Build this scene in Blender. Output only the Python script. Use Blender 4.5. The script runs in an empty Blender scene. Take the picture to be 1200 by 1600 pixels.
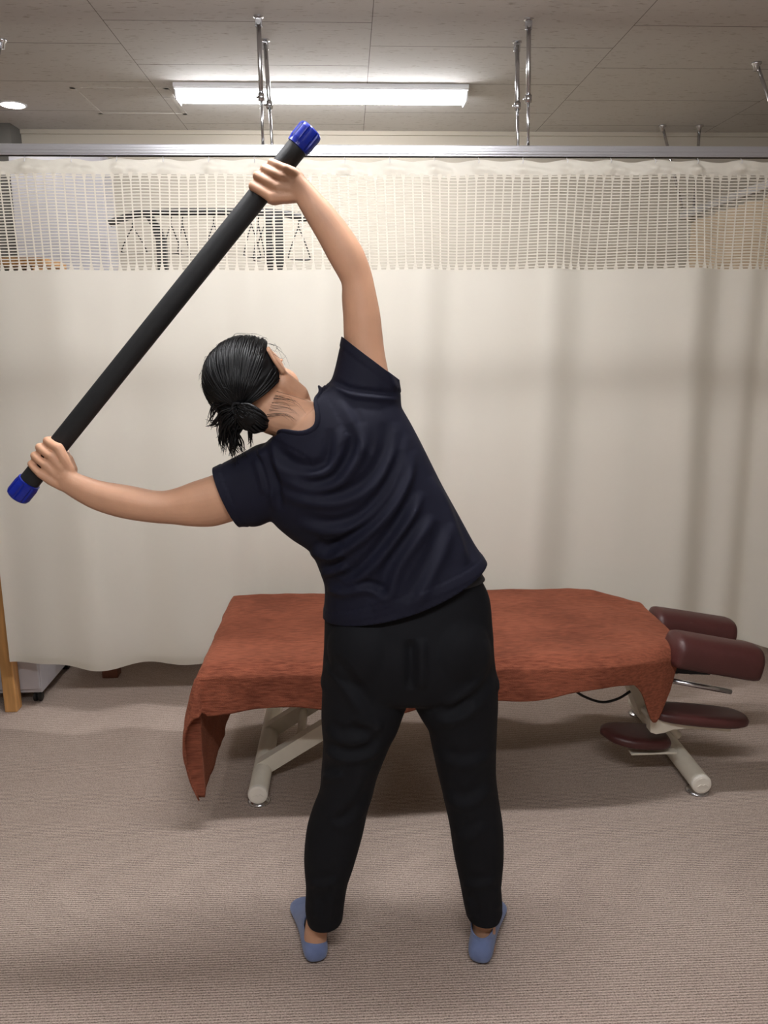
import bpy, bmesh, math, random
from mathutils import Vector, Matrix, noise
from mathutils.kdtree import KDTree
R = math.radians
scene = bpy.context.scene
COL = scene.collection

# ------------------------------------------------------------------ camera
FPX = 1250.0
_d = Vector((-(56/FPX), (276/FPX), -1.0)).normalized()     # where world +Y sits in camera space
ROLL = R(-0.35)
CAM = Vector((0, 0, 1.5))
def _cam_matrix():
    d = Matrix.Rotation(ROLL, 3, 'Z') @ _d
    # camera matrix before roll: Rz(-yaw) Rx(90-pitch)
    pitch = math.asin(d.y); yaw = math.atan2(-d.x, -d.z)
    best = None
    m = Matrix.Rotation(-yaw, 3, 'Z') @ Matrix.Rotation(R(90)-pitch, 3, 'X') @ Matrix.Rotation(ROLL, 3, 'Z')
    return m
CR = _cam_matrix()
cam_data = bpy.data.cameras.new('camera')
cam_data.sensor_fit = 'VERTICAL'; cam_data.sensor_height = 36.0
cam_data.lens = FPX/1600*36.0
cam = bpy.data.objects.new('camera', cam_data); COL.objects.link(cam)
cam.matrix_world = Matrix.Translation(CAM) @ CR.to_4x4()
scene.camera = cam
CRT = CR.transposed()
def P(px, py, Y):
    """world point seen at pixel (1200x1600 frame) on the plane y=Y"""
    d = CR @ Vector(((px-600)/FPX, (800-py)/FPX, -1))
    return CAM + d*(Y/d.y)
def PZ(px, py, Z):
    d = CR @ Vector(((px-600)/FPX, (800-py)/FPX, -1))
    return CAM + d*((Z-CAM.z)/d.z)
def proj(p):
    q = CRT @ (Vector(p)-CAM)
    return 600+FPX*q.x/-q.z, 800-FPX*q.y/-q.z
MPP = 1.755/FPX    # metres per pixel around the person

# ------------------------------------------------------------------ world, exposure
scene.view_settings.view_transform = 'Standard'
scene.view_settings.look = 'None'
scene.view_settings.gamma = 1.0
scene.view_settings.use_curve_mapping = False
scene.view_settings.exposure = 2.42
w = bpy.data.worlds.new('world'); scene.world = w; w.use_nodes = True
w.node_tree.nodes['Background'].inputs[0].default_value = (1.0, .97, .94, 1)
w.node_tree.nodes['Background'].inputs[1].default_value = 0.03
TUBE = 16.5         # emission strength of the ceiling light diffusers
TUBE_BACK = 10.5    # the tube of the bay behind the curtain
LIGHT_COL = (.985, .985, 1.0, 1)
CEIL = 2.55; BACK = 4.55

# ------------------------------------------------------------------ materials
def srgb(r, g, b):
    f = lambda c: (c/255/12.92) if c/255 <= .04045 else ((c/255+.055)/1.055)**2.4
    return (f(r), f(g), f(b), 1)
def new_mat(name):
    m = bpy.data.materials.new(name); m.use_nodes = True
    nt = m.node_tree
    return m, nt, nt.nodes['Principled BSDF']
def N(nt, typ, **kw):
    n = nt.nodes.new(typ)
    for k, v in kw.items(): setattr(n, k, v)
    return n
def math_n(nt, op, a, b=None):
    n = nt.nodes.new('ShaderNodeMath'); n.operation = op
    for i, v in enumerate((a, b)):
        if v is None: continue
        if isinstance(v, (int, float)): n.inputs[i].default_value = v
        else: nt.links.new(v, n.inputs[i])
    return n.outputs[0]
def mat(name, col, rough=.6, metal=0, var=.06, nscale=30, bump=0, bscale=200, stretch=(1,1,1), spec=.5, sheen=0, coat=0):
    m, nt, bs = new_mat(name)
    L = nt.links.new
    tc = N(nt, 'ShaderNodeTexCoord'); mp = N(nt, 'ShaderNodeMapping')
    mp.inputs['Scale'].default_value = stretch
    L(tc.outputs['Object'], mp.inputs[0])
    nz = N(nt, 'ShaderNodeTexNoise'); nz.inputs['Scale'].default_value = nscale; nz.inputs['Detail'].default_value = 4
    L(mp.outputs[0], nz.inputs['Vector'])
    mx = N(nt, 'ShaderNodeMix', data_type='RGBA')
    c = col
    mx.inputs['A'].default_value = tuple(max(0, x*(1-var)) for x in c[:3])+(1,)
    mx.inputs['B'].default_value = tuple(min(1, x*(1+var)) for x in c[:3])+(1,)
    rmp = N(nt, 'ShaderNodeMapRange'); rmp.inputs[1].default_value = .3; rmp.inputs[2].default_value = .7
    L(nz.outputs[0], rmp.inputs[0]); L(rmp.outputs[0], mx.inputs['Factor'])
    L(mx.outputs['Result'], bs.inputs['Base Color'])
    bs.inputs['Roughness'].default_value = rough; bs.inputs['Metallic'].default_value = metal
    bs.inputs['Specular IOR Level'].default_value = spec
    bs.inputs['Sheen Weight'].default_value = sheen
    bs.inputs['Coat Weight'].default_value = coat
    if bump:
        n2 = N(nt, 'ShaderNodeTexNoise'); n2.inputs['Scale'].default_value = bscale; n2.inputs['Detail'].default_value = 3
        L(mp.outputs[0], n2.inputs['Vector'])
        bp = N(nt, 'ShaderNodeBump'); bp.inputs['Strength'].default_value = bump; bp.inputs['Distance'].default_value = .002
        L(n2.outputs[0], bp.inputs['Height']); L(bp.outputs[0], bs.inputs['Normal'])
    return m
def emis(name, col, strength):
    m, nt, bs = new_mat(name)
    bs.inputs['Base Color'].default_value = (.8,.8,.8,1)
    bs.inputs['Emission Color'].default_value = col
    bs.inputs['Emission Strength'].default_value = strength
    return m

M = {}
M['skin'] = mat('skin', srgb(194,149,121), .5, var=.07, nscale=14, bump=.08, bscale=350, spec=.35)
M['skin'].node_tree.nodes['Principled BSDF'].inputs['Subsurface Weight'].default_value = .08
M['skin'].node_tree.nodes['Principled BSDF'].inputs['Subsurface Radius'].default_value = (.01,.004,.002)
M['lip'] = mat('lip', srgb(170,95,85), .4)
M['eye'] = mat('eye_white', srgb(225,220,215), .2)
M['iris'] = mat('iris', srgb(30,20,15), .2)
M['hair'] = mat('hair', srgb(9,9,11), .48, var=.25, nscale=60, spec=.26)
M['tie'] = mat('hair_tie', srgb(15,15,20), .8)
M['shirt'] = mat('navy_jersey', srgb(16,17,34), .75, var=.08, nscale=8, bump=.12, bscale=900, spec=.25, sheen=.0)
M['trouser'] = mat('black_twill', srgb(14,15,20), .8, var=.12, nscale=9, bump=.15, bscale=1100, spec=.22)
M['sock'] = mat('sock_knit', srgb(100,114,152), .9, var=.1, nscale=45, bump=.4, bscale=700, sheen=.2)
M['foam'] = mat('black_foam', srgb(25,26,28), .62, var=.1, nscale=60, bump=.15, bscale=600, spec=.4)
M['blue'] = mat('blue_plastic', srgb(8,32,138), .32, var=.06, spec=.5)
M['white_metal'] = mat('cream_painted_steel', srgb(214,206,190), .4, var=.03)
M['cap'] = mat('cream_plastic', srgb(222,216,205), .45, var=.03)
M['chrome'] = mat('chrome', srgb(205,205,208), .24, metal=1, var=.04)
M['alu'] = mat('aluminium', srgb(205,205,210), .3, metal=.7, var=.03, nscale=5, stretch=(.2,20,20))
M['darkgap'] = mat('dark_groove', srgb(35,32,32), .8)
M['leather'] = mat('maroon_vinyl', srgb(74,38,36), .42, var=.08, nscale=12, bump=.25, bscale=500, spec=.45)
M['rubber'] = mat('black_rubber', srgb(20,20,22), .6)
M['black'] = mat('black_metal', srgb(14,14,15), .5)
M['white_panel'] = mat('white_laminate', srgb(190,188,194), .5, var=.02)
M['pine'] = mat('pine', srgb(190,140,84), .5, var=.18, nscale=5, stretch=(14,14,1.2), bump=.1, bscale=60)
M['brown_wood'] = mat('brown_wood', srgb(104,62,44), .5, var=.15, nscale=6, stretch=(12,12,1))
M['dark_wood'] = mat('dark_stuff', srgb(40,28,24), .6)
M['beige'] = mat('beige_wallpaper', srgb(186,178,164), .85, var=.02, nscale=3, bump=.1, bscale=300)
M['grey_wall'] = mat('grey_partition', srgb(100,98,94), .7, var=.03, nscale=3)
M['tan'] = mat('tan_cloth', srgb(215,168,120), .85, var=.06, nscale=120, bump=.2, bscale=500)
M['fixture'] = mat('fixture_white', srgb(225,225,228), .5, var=.01)
M['glow'] = emis('tube_diffuser', LIGHT_COL, TUBE)
M['glow_near'] = emis('tube_diffuser_near', LIGHT_COL, TUBE*1.25)
M['glow_back'] = emis('tube_diffuser_bay', LIGHT_COL, TUBE_BACK)
M['down'] = emis('downlight_lens', (1,.96,.92,1), 14)

def ceiling_mat():
    m, nt, bs = new_mat('ceiling_board'); L = nt.links.new
    tc = N(nt, 'ShaderNodeTexCoord'); sx = N(nt, 'ShaderNodeSeparateXYZ'); L(tc.outputs['Object'], sx.inputs[0])
    x, y = sx.outputs[0], sx.outputs[1]
    X0 = PZ(584, 0, CEIL).x; W = (PZ(1028,0,CEIL).x-PZ(137,0,CEIL).x)/2
    u = math_n(nt, 'DIVIDE', math_n(nt, 'SUBTRACT', x, X0), W)
    cu = math_n(nt, 'FLOOR', u); fu = math_n(nt, 'FRACT', u)
    par = math_n(nt, 'ABSOLUTE', math_n(nt, 'MODULO', cu, 2.0))
    H = .4525; Y0 = PZ(700, 73, CEIL).y
    v = math_n(nt, 'DIVIDE', math_n(nt, 'SUBTRACT', y, Y0), H)
    v = math_n(nt, 'FRACT', math_n(nt, 'ADD', math_n(nt, 'ADD', v, 20.0), math_n(nt, 'MULTIPLY', par, .5)))
    def edge(f, wid):
        a = math_n(nt, 'MINIMUM', f, math_n(nt, 'SUBTRACT', 1.0, f))
        return math_n(nt, 'LESS_THAN', a, wid)
    seam = math_n(nt, 'MAXIMUM', edge(fu, .0014/W), edge(v, .0022/H))
    mp = N(nt, 'ShaderNodeMapping'); mp.inputs['Scale'].default_value = (28, 150, 1); L(tc.outputs['Object'], mp.inputs[0])
    nz = N(nt, 'ShaderNodeTexNoise'); nz.inputs['Scale'].default_value = 1.0; nz.inputs['Detail'].default_value = 2; L(mp.outputs[0], nz.inputs['Vector'])
    fleck = N(nt, 'ShaderNodeMapRange'); fleck.inputs[1].default_value = .62; fleck.inputs[2].default_value = .72; L(nz.outputs[0], fleck.inputs[0])
    c1 = N(nt, 'ShaderNodeMix', data_type='RGBA'); c1.inputs['A'].default_value = srgb(203,200,196); c1.inputs['B'].default_value = srgb(150,140,130)
    L(math_n(nt,'MULTIPLY',fleck.outputs[0],.75), c1.inputs['Factor'])
    c2 = N(nt, 'ShaderNodeMix', data_type='RGBA'); L(c1.outputs['Result'], c2.inputs['A']); c2.inputs['B'].default_value = srgb(78,70,64)
    L(math_n(nt,'MULTIPLY',seam,.8), c2.inputs['Factor'])
    L(c2.outputs['Result'], bs.inputs['Base Color']); bs.inputs['Roughness'].default_value = .9
    bp = N(nt, 'ShaderNodeBump'); bp.inputs['Strength'].default_value = .3; bp.inputs['Distance'].default_value = .001; bp.invert = True
    L(fleck.outputs[0], bp.inputs['Height']); L(bp.outputs[0], bs.inputs['Normal'])
    return m
def carpet_mat():
    m, nt, bs = new_mat('ribbed_carpet'); L = nt.links.new
    tc = N(nt, 'ShaderNodeTexCoord'); sx = N(nt, 'ShaderNodeSeparateXYZ'); L(tc.outputs['Object'], sx.inputs[0])
    mpw = N(nt, 'ShaderNodeMapping'); mpw.inputs['Scale'].default_value = (60, 160, 1); L(tc.outputs['Object'], mpw.inputs[0])
    n1 = N(nt, 'ShaderNodeTexNoise'); n1.inputs['Scale'].default_value = 1; n1.inputs['Detail'].default_value = 3; L(mpw.outputs[0], n1.inputs['Vector'])
    n2 = N(nt, 'ShaderNodeTexNoise'); n2.inputs['Scale'].default_value = 1.3; n2.inputs['Detail'].default_value = 3; L(tc.outputs['Object'], n2.inputs['Vector'])
    n3 = N(nt, 'ShaderNodeTexNoise'); n3.inputs['Scale'].default_value = 260; n3.inputs['Detail'].default_value = 2; L(tc.outputs['Object'], n3.inputs['Vector'])
    ph = math_n(nt, 'ADD', math_n(nt, 'MULTIPLY', sx.outputs[1], 2*math.pi/.0078), math_n(nt, 'MULTIPLY', n1.outputs[0], 3.4))
    rib = math_n(nt, 'ADD', math_n(nt, 'MULTIPLY', math_n(nt, 'SINE', ph), .5), .5)
    f = math_n(nt, 'ADD', math_n(nt, 'MULTIPLY', rib, .42), math_n(nt, 'MULTIPLY', n3.outputs[0], 1.1))
    f = math_n(nt, 'SUBTRACT', f, .25)
    r = N(nt, 'ShaderNodeValToRGB'); L(f, r.inputs[0])
    r.color_ramp.elements[0].position = .1; r.color_ramp.elements[0].color = srgb(98,84,78)
    r.color_ramp.elements[1].position = .85; r.color_ramp.elements[1].color = srgb(204,186,173)
    c = N(nt, 'ShaderNodeMix', data_type='RGBA', blend_type='MULTIPLY'); L(r.outputs[0], c.inputs['A'])
    r2 = N(nt, 'ShaderNodeValToRGB'); L(n2.outputs[0], r2.inputs[0])
    r2.color_ramp.elements[0].position = .35; r2.color_ramp.elements[0].color = (.86,.84,.84,1)
    r2.color_ramp.elements[1].position = .65; r2.color_ramp.elements[1].color = (1,1,1,1)
    L(r2.outputs[0], c.inputs['B']); c.inputs['Factor'].default_value = 1
    # carpet tile seams, 50 cm
    X0 = PZ(748, 1520, 0).x; Y0 = PZ(748, 1520, 0).y+.1
    def e(o, s0):
        q = math_n(nt, 'FRACT', math_n(nt, 'ADD', math_n(nt, 'DIVIDE', math_n(nt, 'SUBTRACT', o, s0), .5), 20.0))
        q = math_n(nt, 'MINIMUM', q, math_n(nt, 'SUBTRACT', 1.0, q))
        return math_n(nt, 'LESS_THAN', q, .0022)
    seam = math_n(nt, 'MULTIPLY', math_n(nt, 'MAXIMUM', e(sx.outputs[0], X0), e(sx.outputs[1], Y0)), .1)
    c3 = N(nt, 'ShaderNodeMix', data_type='RGBA'); L(seam, c3.inputs['Factor']); L(c.outputs['Result'], c3.inputs['A']); c3.inputs['B'].default_value = srgb(60,50,46)
    L(c3.outputs['Result'], bs.inputs['Base Color']); bs.inputs['Roughness'].default_value = .95
    bs.inputs['Specular IOR Level'].default_value = .15
    bp = N(nt, 'ShaderNodeBump'); bp.inputs['Strength'].default_value = .6; bp.inputs['Distance'].default_value = .002
    L(f, bp.inputs['Height']); L(bp.outputs[0], bs.inputs['Normal'])
    return m
def curtain_mat(name, col, trans=.35):
    m, nt, bs = new_mat(name); L = nt.links.new
    out = nt.nodes['Material Output']
    tc = N(nt, 'ShaderNodeTexCoord'); mp = N(nt, 'ShaderNodeMapping'); mp.inputs['Scale'].default_value = (60, 60, 900); L(tc.outputs['Object'], mp.inputs[0])
    nz = N(nt, 'ShaderNodeTexNoise'); nz.inputs['Scale'].default_value = 1; nz.inputs['Detail'].default_value = 2; L(mp.outputs[0], nz.inputs['Vector'])
    mx = N(nt, 'ShaderNodeMix', data_type='RGBA'); L(nz.outputs[0], mx.inputs['Factor'])
    mx.inputs['A'].default_value = tuple(c*.97 for c in col[:3])+(1,); mx.inputs['B'].default_value = col
    L(mx.outputs['Result'], bs.inputs['Base Color']); bs.inputs['Roughness'].default_value = .9; bs.inputs['Specular IOR Level'].default_value = .1
    tr = N(nt, 'ShaderNodeBsdfTranslucent'); L(mx.outputs['Result'], tr.inputs[0])
    ms = N(nt, 'ShaderNodeMixShader'); ms.inputs[0].default_value = trans
    L(bs.outputs[0], ms.inputs[1]); L(tr.outputs[0], ms.inputs[2]); L(ms.outputs[0], out.inputs[0])
    return m
def towel_mat():
    m, nt, bs = new_mat('rust_towel'); L = nt.links.new
    tc = N(nt, 'ShaderNodeTexCoord'); mp = N(nt, 'ShaderNodeMapping'); mp.inputs['Scale'].default_value = (30, 190, 190); L(tc.outputs['Object'], mp.inputs[0])
    nz = N(nt, 'ShaderNodeTexNoise'); nz.inputs['Scale'].default_value = 1; nz.inputs['Detail'].default_value = 4; L(mp.outputs[0], nz.inputs['Vector'])
    n2 = N(nt, 'ShaderNodeTexNoise'); n2.inputs['Scale'].default_value = 5; n2.inputs['Detail'].default_value = 5; L(tc.outputs['Object'], n2.inputs['Vector'])
    f = math_n(nt, 'ADD', math_n(nt, 'MULTIPLY', nz.outputs[0], .6), math_n(nt, 'MULTIPLY', n2.outputs[0], .4))
    r = N(nt, 'ShaderNodeValToRGB'); L(f, r.inputs[0])
    r.color_ramp.elements[0].position = .36; r.color_ramp.elements[0].color = srgb(100,54,40)
    r.color_ramp.elements[1].position = .64; r.color_ramp.elements[1].color = srgb(146,84,63)
    L(r.outputs[0], bs.inputs['Base Color']); bs.inputs['Roughness'].default_value = .95; bs.inputs['Specular IOR Level'].default_value = .1
    bs.inputs['Sheen Weight'].default_value = .25; bs.inputs['Sheen Tint'].default_value = srgb(220,150,120)
    n4 = N(nt, 'ShaderNodeTexNoise'); n4.inputs['Scale'].default_value = 420; L(tc.outputs['Object'], n4.inputs['Vector'])
    bp = N(nt, 'ShaderNodeBump'); bp.inputs['Strength'].default_value = .6; bp.inputs['Distance'].default_value = .003
    L(math_n(nt,'ADD',n4.outputs[0],nz.outputs[0]), bp.inputs['Height']); L(bp.outputs[0], bs.inputs['Normal'])
    return m
M['ceiling'] = ceiling_mat(); M['carpet'] = carpet_mat()
M['curtain'] = curtain_mat('cream_curtain', srgb(226,221,210), .36)
M['net'] = curtain_mat('cream_net', srgb(228,222,210), .3)
M['tan_curtain'] = curtain_mat('tan_curtain', srgb(206,186,160), .2)
M['towel'] = towel_mat()

# ------------------------------------------------------------------ mesh helpers
def link(name, me, material, parent=None, smooth=False):
    o = bpy.data.objects.new(name, me); COL.objects.link(o)
    if material is not None: me.materials.append(material)
    if smooth:
        for p in me.polygons: p.use_smooth = True
    if parent is not None:
        o.parent = parent
        o.matrix_parent_inverse = Matrix.Translation(parent.location).inverted() if parent.rotation_euler.z == 0 else parent.matrix_basis.inverted()
    return o
def from_bm(name, bm, material, parent=None, smooth=False):
    bmesh.ops.recalc_face_normals(bm, faces=bm.faces)
    me = bpy.data.meshes.new(name); bm.to_mesh(me); bm.free()
    return link(name, me, material, parent, smooth)
def tag(o, label, cat, group=None, kind=None):
    o['label'] = label
    o['category'] = cat
    if group: o['group'] = group
    if kind: o['kind'] = kind
    return o
def struct(o):
    o['kind'] = 'structure'; return o
def empty(name, loc, label, cat, group=None):
    o = bpy.data.objects.new(name, None); COL.objects.link(o); o.location = loc
    o.empty_display_size = .05
    return tag(o, label, cat, group)
def add_box(bm, lo, hi, bev=0, rot=None, seg=2):
    lo = Vector(lo); hi = Vector(hi); c = (lo+hi)/2; s = hi-lo
    r = bmesh.ops.create_cube(bm, size=1.0)
    vs = r['verts']
    for v in vs: v.co = Vector((v.co.x*s.x, v.co.y*s.y, v.co.z*s.z))
    if bev:
        es = list({e for v in vs for e in v.link_edges})
        rr = bmesh.ops.bevel(bm, geom=es, offset=bev, segments=seg, affect='EDGES', profile=.5)
        vs = list({v for f in rr['faces'] for v in f.verts} | {v for v in vs if v.is_valid})
    for v in vs:
        co = v.co
        if rot is not None: co = rot @ co
        v.co = co + c
    return vs
def frame_from(d, up=None):
    d = d.normalized()
    up = up or (Vector((0,0,1)) if abs(d.z) < .9 else Vector((0,1,0)))
    a = d.cross(up).normalized(); b = a.cross(d).normalized()
    return a, b
def ring_loft(bm, rings, cap=True, closed=True):
    V = [[bm.verts.new(p) for p in r] for r in rings]
    n = len(V[0])
    for i in range(len(V)-1):
        for j in range(n if closed else n-1):
            k = (j+1) % n
            bm.faces.new((V[i][j], V[i][k], V[i+1][k], V[i+1][j]))
    if cap and closed:
        bm.faces.new(V[0]); bm.faces.new(V[-1])
    return V
def add_cyl(bm, a, b, r0, r1=None, n=20, cap=True):
    a = Vector(a); b = Vector(b); r1 = r0 if r1 is None else r1
    u, v = frame_from(b-a)
    ring = lambda c, r: [c + u*(r*math.cos(2*math.pi*i/n)) + v*(r*math.sin(2*math.pi*i/n)) for i in range(n)]
    return ring_loft(bm, [ring(a, r0), ring(b, r1)], cap)
def add_lathe(bm, a, b, prof, n=24):
    """prof: list of (t along a->b in metres, radius)"""
    a = Vector(a); b = Vector(b); d = (b-a).normalized(); u, v = frame_from(b-a)
    rings = [[a + d*t + u*(r*math.cos(2*math.pi*i/n)) + v*(r*math.sin(2*math.pi*i/n)) for i in range(n)] for t, r in prof]
    return ring_loft(bm, rings)
def add_sphere(bm, c, r, seg=16, M3=None, scale=(1,1,1)):
    rr = bmesh.ops.create_uvsphere(bm, u_segments=seg, v_segments=max(8, seg*2//3), radius=1)
    for v in rr['verts']:
        co = Vector((v.co.x*r*scale[0], v.co.y*r*scale[1], v.co.z*r*scale[2]))
        if M3 is not None: co = M3 @ co
        v.co = Vector(c)+co
    return rr['verts']
def catmull(pts, sub):
    out = []
    n = len(pts)
    for i in range(n-1):
        p0 = pts[max(i-1,0)]; p1 = pts[i]; p2 = pts[i+1]; p3 = pts[min(i+2,n-1)]
        for k in range(sub):
            t = k/sub; t2 = t*t; t3 = t2*t
            out.append([.5*((2*b)+(-a+c)*t+(2*a-5*b+4*c-d)*t2+(-a+3*b-3*c+d)*t3) for a, b, c, d in zip(p0, p1, p2, p3)])
    out.append(list(pts[-1]))
    return out
def add_tube(bm, pts, rad, n=10, sub=6, cap=True):
    """smooth tube; pts Vectors, rad scalar or list"""
    if not isinstance(rad, (list, tuple)): rad = [rad]*len(pts)
    S = catmull([list(p)+[r] for p, r in zip(pts, rad)], sub)
    C = [Vector(s[:3]) for s in S]
    rings = []; u = None
    for i, c in enumerate(C):
        d = (C[min(i+1, len(C)-1)]-C[max(i-1, 0)]).normalized()
        if u is None: u, _ = frame_from(d)
        u = (u - d*u.dot(d)).normalized(); v = d.cross(u)
        r = max(S[i][3], 1e-5)
        rings.append([c+u*(r*math.cos(2*math.pi*k/n))+v*(r*math.sin(2*math.pi*k/n)) for k in range(n)])
    return ring_loft(bm, rings, cap)
def pair_loft(bm, st, sub=5, n=40, ex=2.2):
    """st: list of (Lpx,Lpy,Rpx,Rpy,Y,half_depth_back,half_depth_front)"""
    rows = []
    for (lx, ly, rx, ry, Y, hb, hf) in st:
        a = P(lx, ly, Y); b = P(rx, ry, Y)
        c = (a+b)/2; h = (b-a)/2
        rows.append([c.x, c.y, c.z, h.x, h.y, h.z, hb, hf])
    S = catmull(rows, sub)
    rings = []
    for s in S:
        c = Vector(s[:3]); h = Vector(s[3:6]); ring = []
        for k in range(n):
            a = 2*math.pi*k/n; ca, sa = math.cos(a), math.sin(a)
            x = math.copysign(abs(ca)**(2/ex), ca); y = math.copysign(abs(sa)**(2/ex), sa)
            ring.append(c + h*x + Vector((0, y*(s[7] if y > 0 else s[6]), 0)))
        rings.append(ring)
    return ring_loft(bm, rings)
def capsule(bm, a, b, ra, rb, n=16):
    a = Vector(a); b = Vector(b)
    add_cyl(bm, a, b, ra, rb, n); add_sphere(bm, a, ra*1.0, n); add_sphere(bm, b, rb*1.0, n)
def chain(bm, pts, rad, n=16):
    for i in range(len(pts)-1): capsule(bm, pts[i], pts[i+1], rad[i], rad[i+1], n)
def fuse(bm, voxel, smooth_it=6, fac=.5):
    """voxel union of overlapping closed shells -> one continuous bmesh"""
    bmesh.ops.recalc_face_normals(bm, faces=bm.faces)
    me = bpy.data.meshes.new('tmp'); bm.to_mesh(me); bm.free()
    o = bpy.data.objects.new('tmp', me); COL.objects.link(o)
    m = o.modifiers.new('r', 'REMESH'); m.mode = 'VOXEL'; m.voxel_size = voxel; m.adaptivity = 0
    if smooth_it:
        s = o.modifiers.new('s', 'SMOOTH'); s.factor = fac; s.iterations = smooth_it
    dg = bpy.context.evaluated_depsgraph_get(); dg.update()
    ev = o.evaluated_get(dg)
    out = bmesh.new(); out.from_mesh(ev.to_mesh()); ev.to_mesh_clear()
    bpy.data.objects.remove(o); bpy.data.meshes.remove(me)
    return out
def seg_dist(x, y, a, b):
    dx, dy = b[0]-a[0], b[1]-a[1]; L2 = dx*dx+dy*dy
    t = max(0, min(1, ((x-a[0])*dx+(y-a[1])*dy)/L2)) if L2 else 0
    qx, qy = a[0]+dx*t, a[1]+dy*t
    L = math.sqrt(L2) or 1
    side = ((x-a[0])*dy-(y-a[1])*dx)/L
    return math.hypot(x-qx, y-qy), side, t
def folds(bm, lst, wd=8.0):
    """soft cloth folds: ridge + trough along curves traced on the back of the garment"""
    bm.normal_update()
    F = []
    for pts, amp, wdt in lst:
        q = [tuple(p) for p in catmull([list(p) for p in pts], 5)]
        xs = [p[0] for p in q]; ys = [p[1] for p in q]
        F.append((q, amp, wdt, min(xs)-3*wdt, max(xs)+3*wdt, min(ys)-3*wdt, max(ys)+3*wdt))
    off = {}
    for v in bm.verts:
        f = -v.normal.y
        if f < -.1: continue
        fade = min(1, max(0, (f+.1)/.5))
        x, y = proj(v.co); h = 0
        for q, amp, wdt, x0, x1, y0, y1 in F:
            if not (x0 < x < x1 and y0 < y < y1): continue
            best = None; nseg = len(q)-1
            for i in range(nseg):
                d, s, t = seg_dist(x, y, q[i], q[i+1])
                if best is None or d < best[0]: best = (d, s, (i+t)/nseg)
            d, s, t = best
            if d > 3*wdt: continue
            sd = math.copysign(d, s); e = min(1, math.sin(math.pi*min(1,max(0,t)))*1.6)
            h += amp*e*(math.exp(-(sd/wdt)**2) - .75*math.exp(-((sd-1.7*wdt)/wdt)**2))
        if h: off[v] = v.normal*h*fade
    for v, d in off.items(): v.co += d

# ------------------------------------------------------------------ the room
def plane_box(name, lo, hi, m):
    bm = bmesh.new(); add_box(bm, lo, hi)
    return struct(from_bm(name, bm, m))
plane_box('floor', (-3.2,-2.6,-.1), (3.6,BACK,0), M['carpet'])
plane_box('ceiling', (-3.2,-2.6,CEIL), (3.6,BACK,CEIL+.1), M['ceiling'])
plane_box('wall_back', (-3.2,BACK,-.1), (3.6,BACK+.1,CEIL+.1), M['beige'])
plane_box('wall_left', (-3.3,-2.6,-.1), (-3.2,BACK+.1,CEIL+.1), M['beige'])
plane_box('wall_right', (3.6,-2.6,-.1), (3.7,BACK+.1,CEIL+.1), M['beige'])
plane_box('wall_front', (-3.3,-2.7,-.1), (3.7,-2.6,CEIL+.1), M['beige'])
px_ = PZ(15, 192, CEIL)
plane_box('wall_pillar', (-3.2, px_.y, 0), (px_.x, BACK, CEIL), M['grey_wall'])
# ceiling access hatch
a = PZ(108,136,CEIL); b = PZ(262,136,CEIL); c = PZ(150,178,CEIL)
bm = bmesh.new()
y0, y1 = a.y, c.y; x0, x1 = a.x, b.x
for lo, hi in (((x0,y0,CEIL-.0015),(x1,y0+.02,CEIL)), ((x0,y1-.02,CEIL-.0015),(x1,y1,CEIL)), ((x0,y0,CEIL-.0015),(x0+.02,y1,CEIL)), ((x1-.02,y0,CEIL-.0015),(x1,y1,CEIL))):
    add_box(bm, lo, hi)
struct(from_bm('trim_1', bm, M['ceiling']))
# thin shadow-gap moulding where the back wall meets the ceiling
bm = bmesh.new(); add_box(bm, (px_.x,BACK-.012,CEIL-.02), (3.6,BACK,CEIL)); struct(from_bm('trim_2', bm, M['beige']))

# ceiling lights ---------------------------------------------------
def tube_light(cx, y0, label, glow, width=1.25):
    root = empty('ceiling_light', (cx, y0+.08, CEIL), label, 'ceiling light', 'long fluorescent style ceiling lights')
    bm = bmesh.new()
    rings = []
    for x in (-width/2, width/2):
        rings.append([Vector((cx+x, y0+dy, z)) for dy, z in ((0,CEIL),(0,CEIL-.014),(.012,CEIL-.020),(.148,CEIL-.020),(.16,CEIL-.014),(.16,CEIL))])
    ring_loft(bm, rings)
    from_bm('housing', bm, M['fixture'], root)
    for x in (-width/2, width/2-.008):
        bm = bmesh.new(); add_box(bm, (cx+x,y0+.028,CEIL-.058), (cx+x+.008,y0+.142,CEIL-.019), .003); from_bm('end_plate', bm, M['fixture'], root)
    bm = bmesh.new(); rings = []
    for x, s in ((-width/2+.008,.95), (-width/2+.025,1), (width/2-.025,1), (width/2-.008,.95)):
        ring = []
        for k in range(13):
            a = math.pi*k/12
            ring.append(Vector((cx+x, y0+.085-.052*s*math.cos(a), CEIL-.018-.040*s*math.sin(a))))
        rings.append(ring)
    ring_loft(bm, rings)
    from_bm('diffuser', bm, glow, root, smooth=False)
    return root
l = PZ(270, 129, CEIL); r = PZ(733, 131, CEIL)
LX = (l.x+r.x)/2; LW = r.x-l.x
tube_light(LX, (l.y+r.y)/2, 'long white ceiling light glowing behind the curtain rail', M['glow_back'], LW)
tube_light(LX, 1.72, 'long white ceiling light straight above the exercising person, out of the picture', M['glow'], LW)
tube_light(LX+.1, -.2, 'long white ceiling light above the photographer, out of the picture', M['glow_near'], LW)
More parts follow.
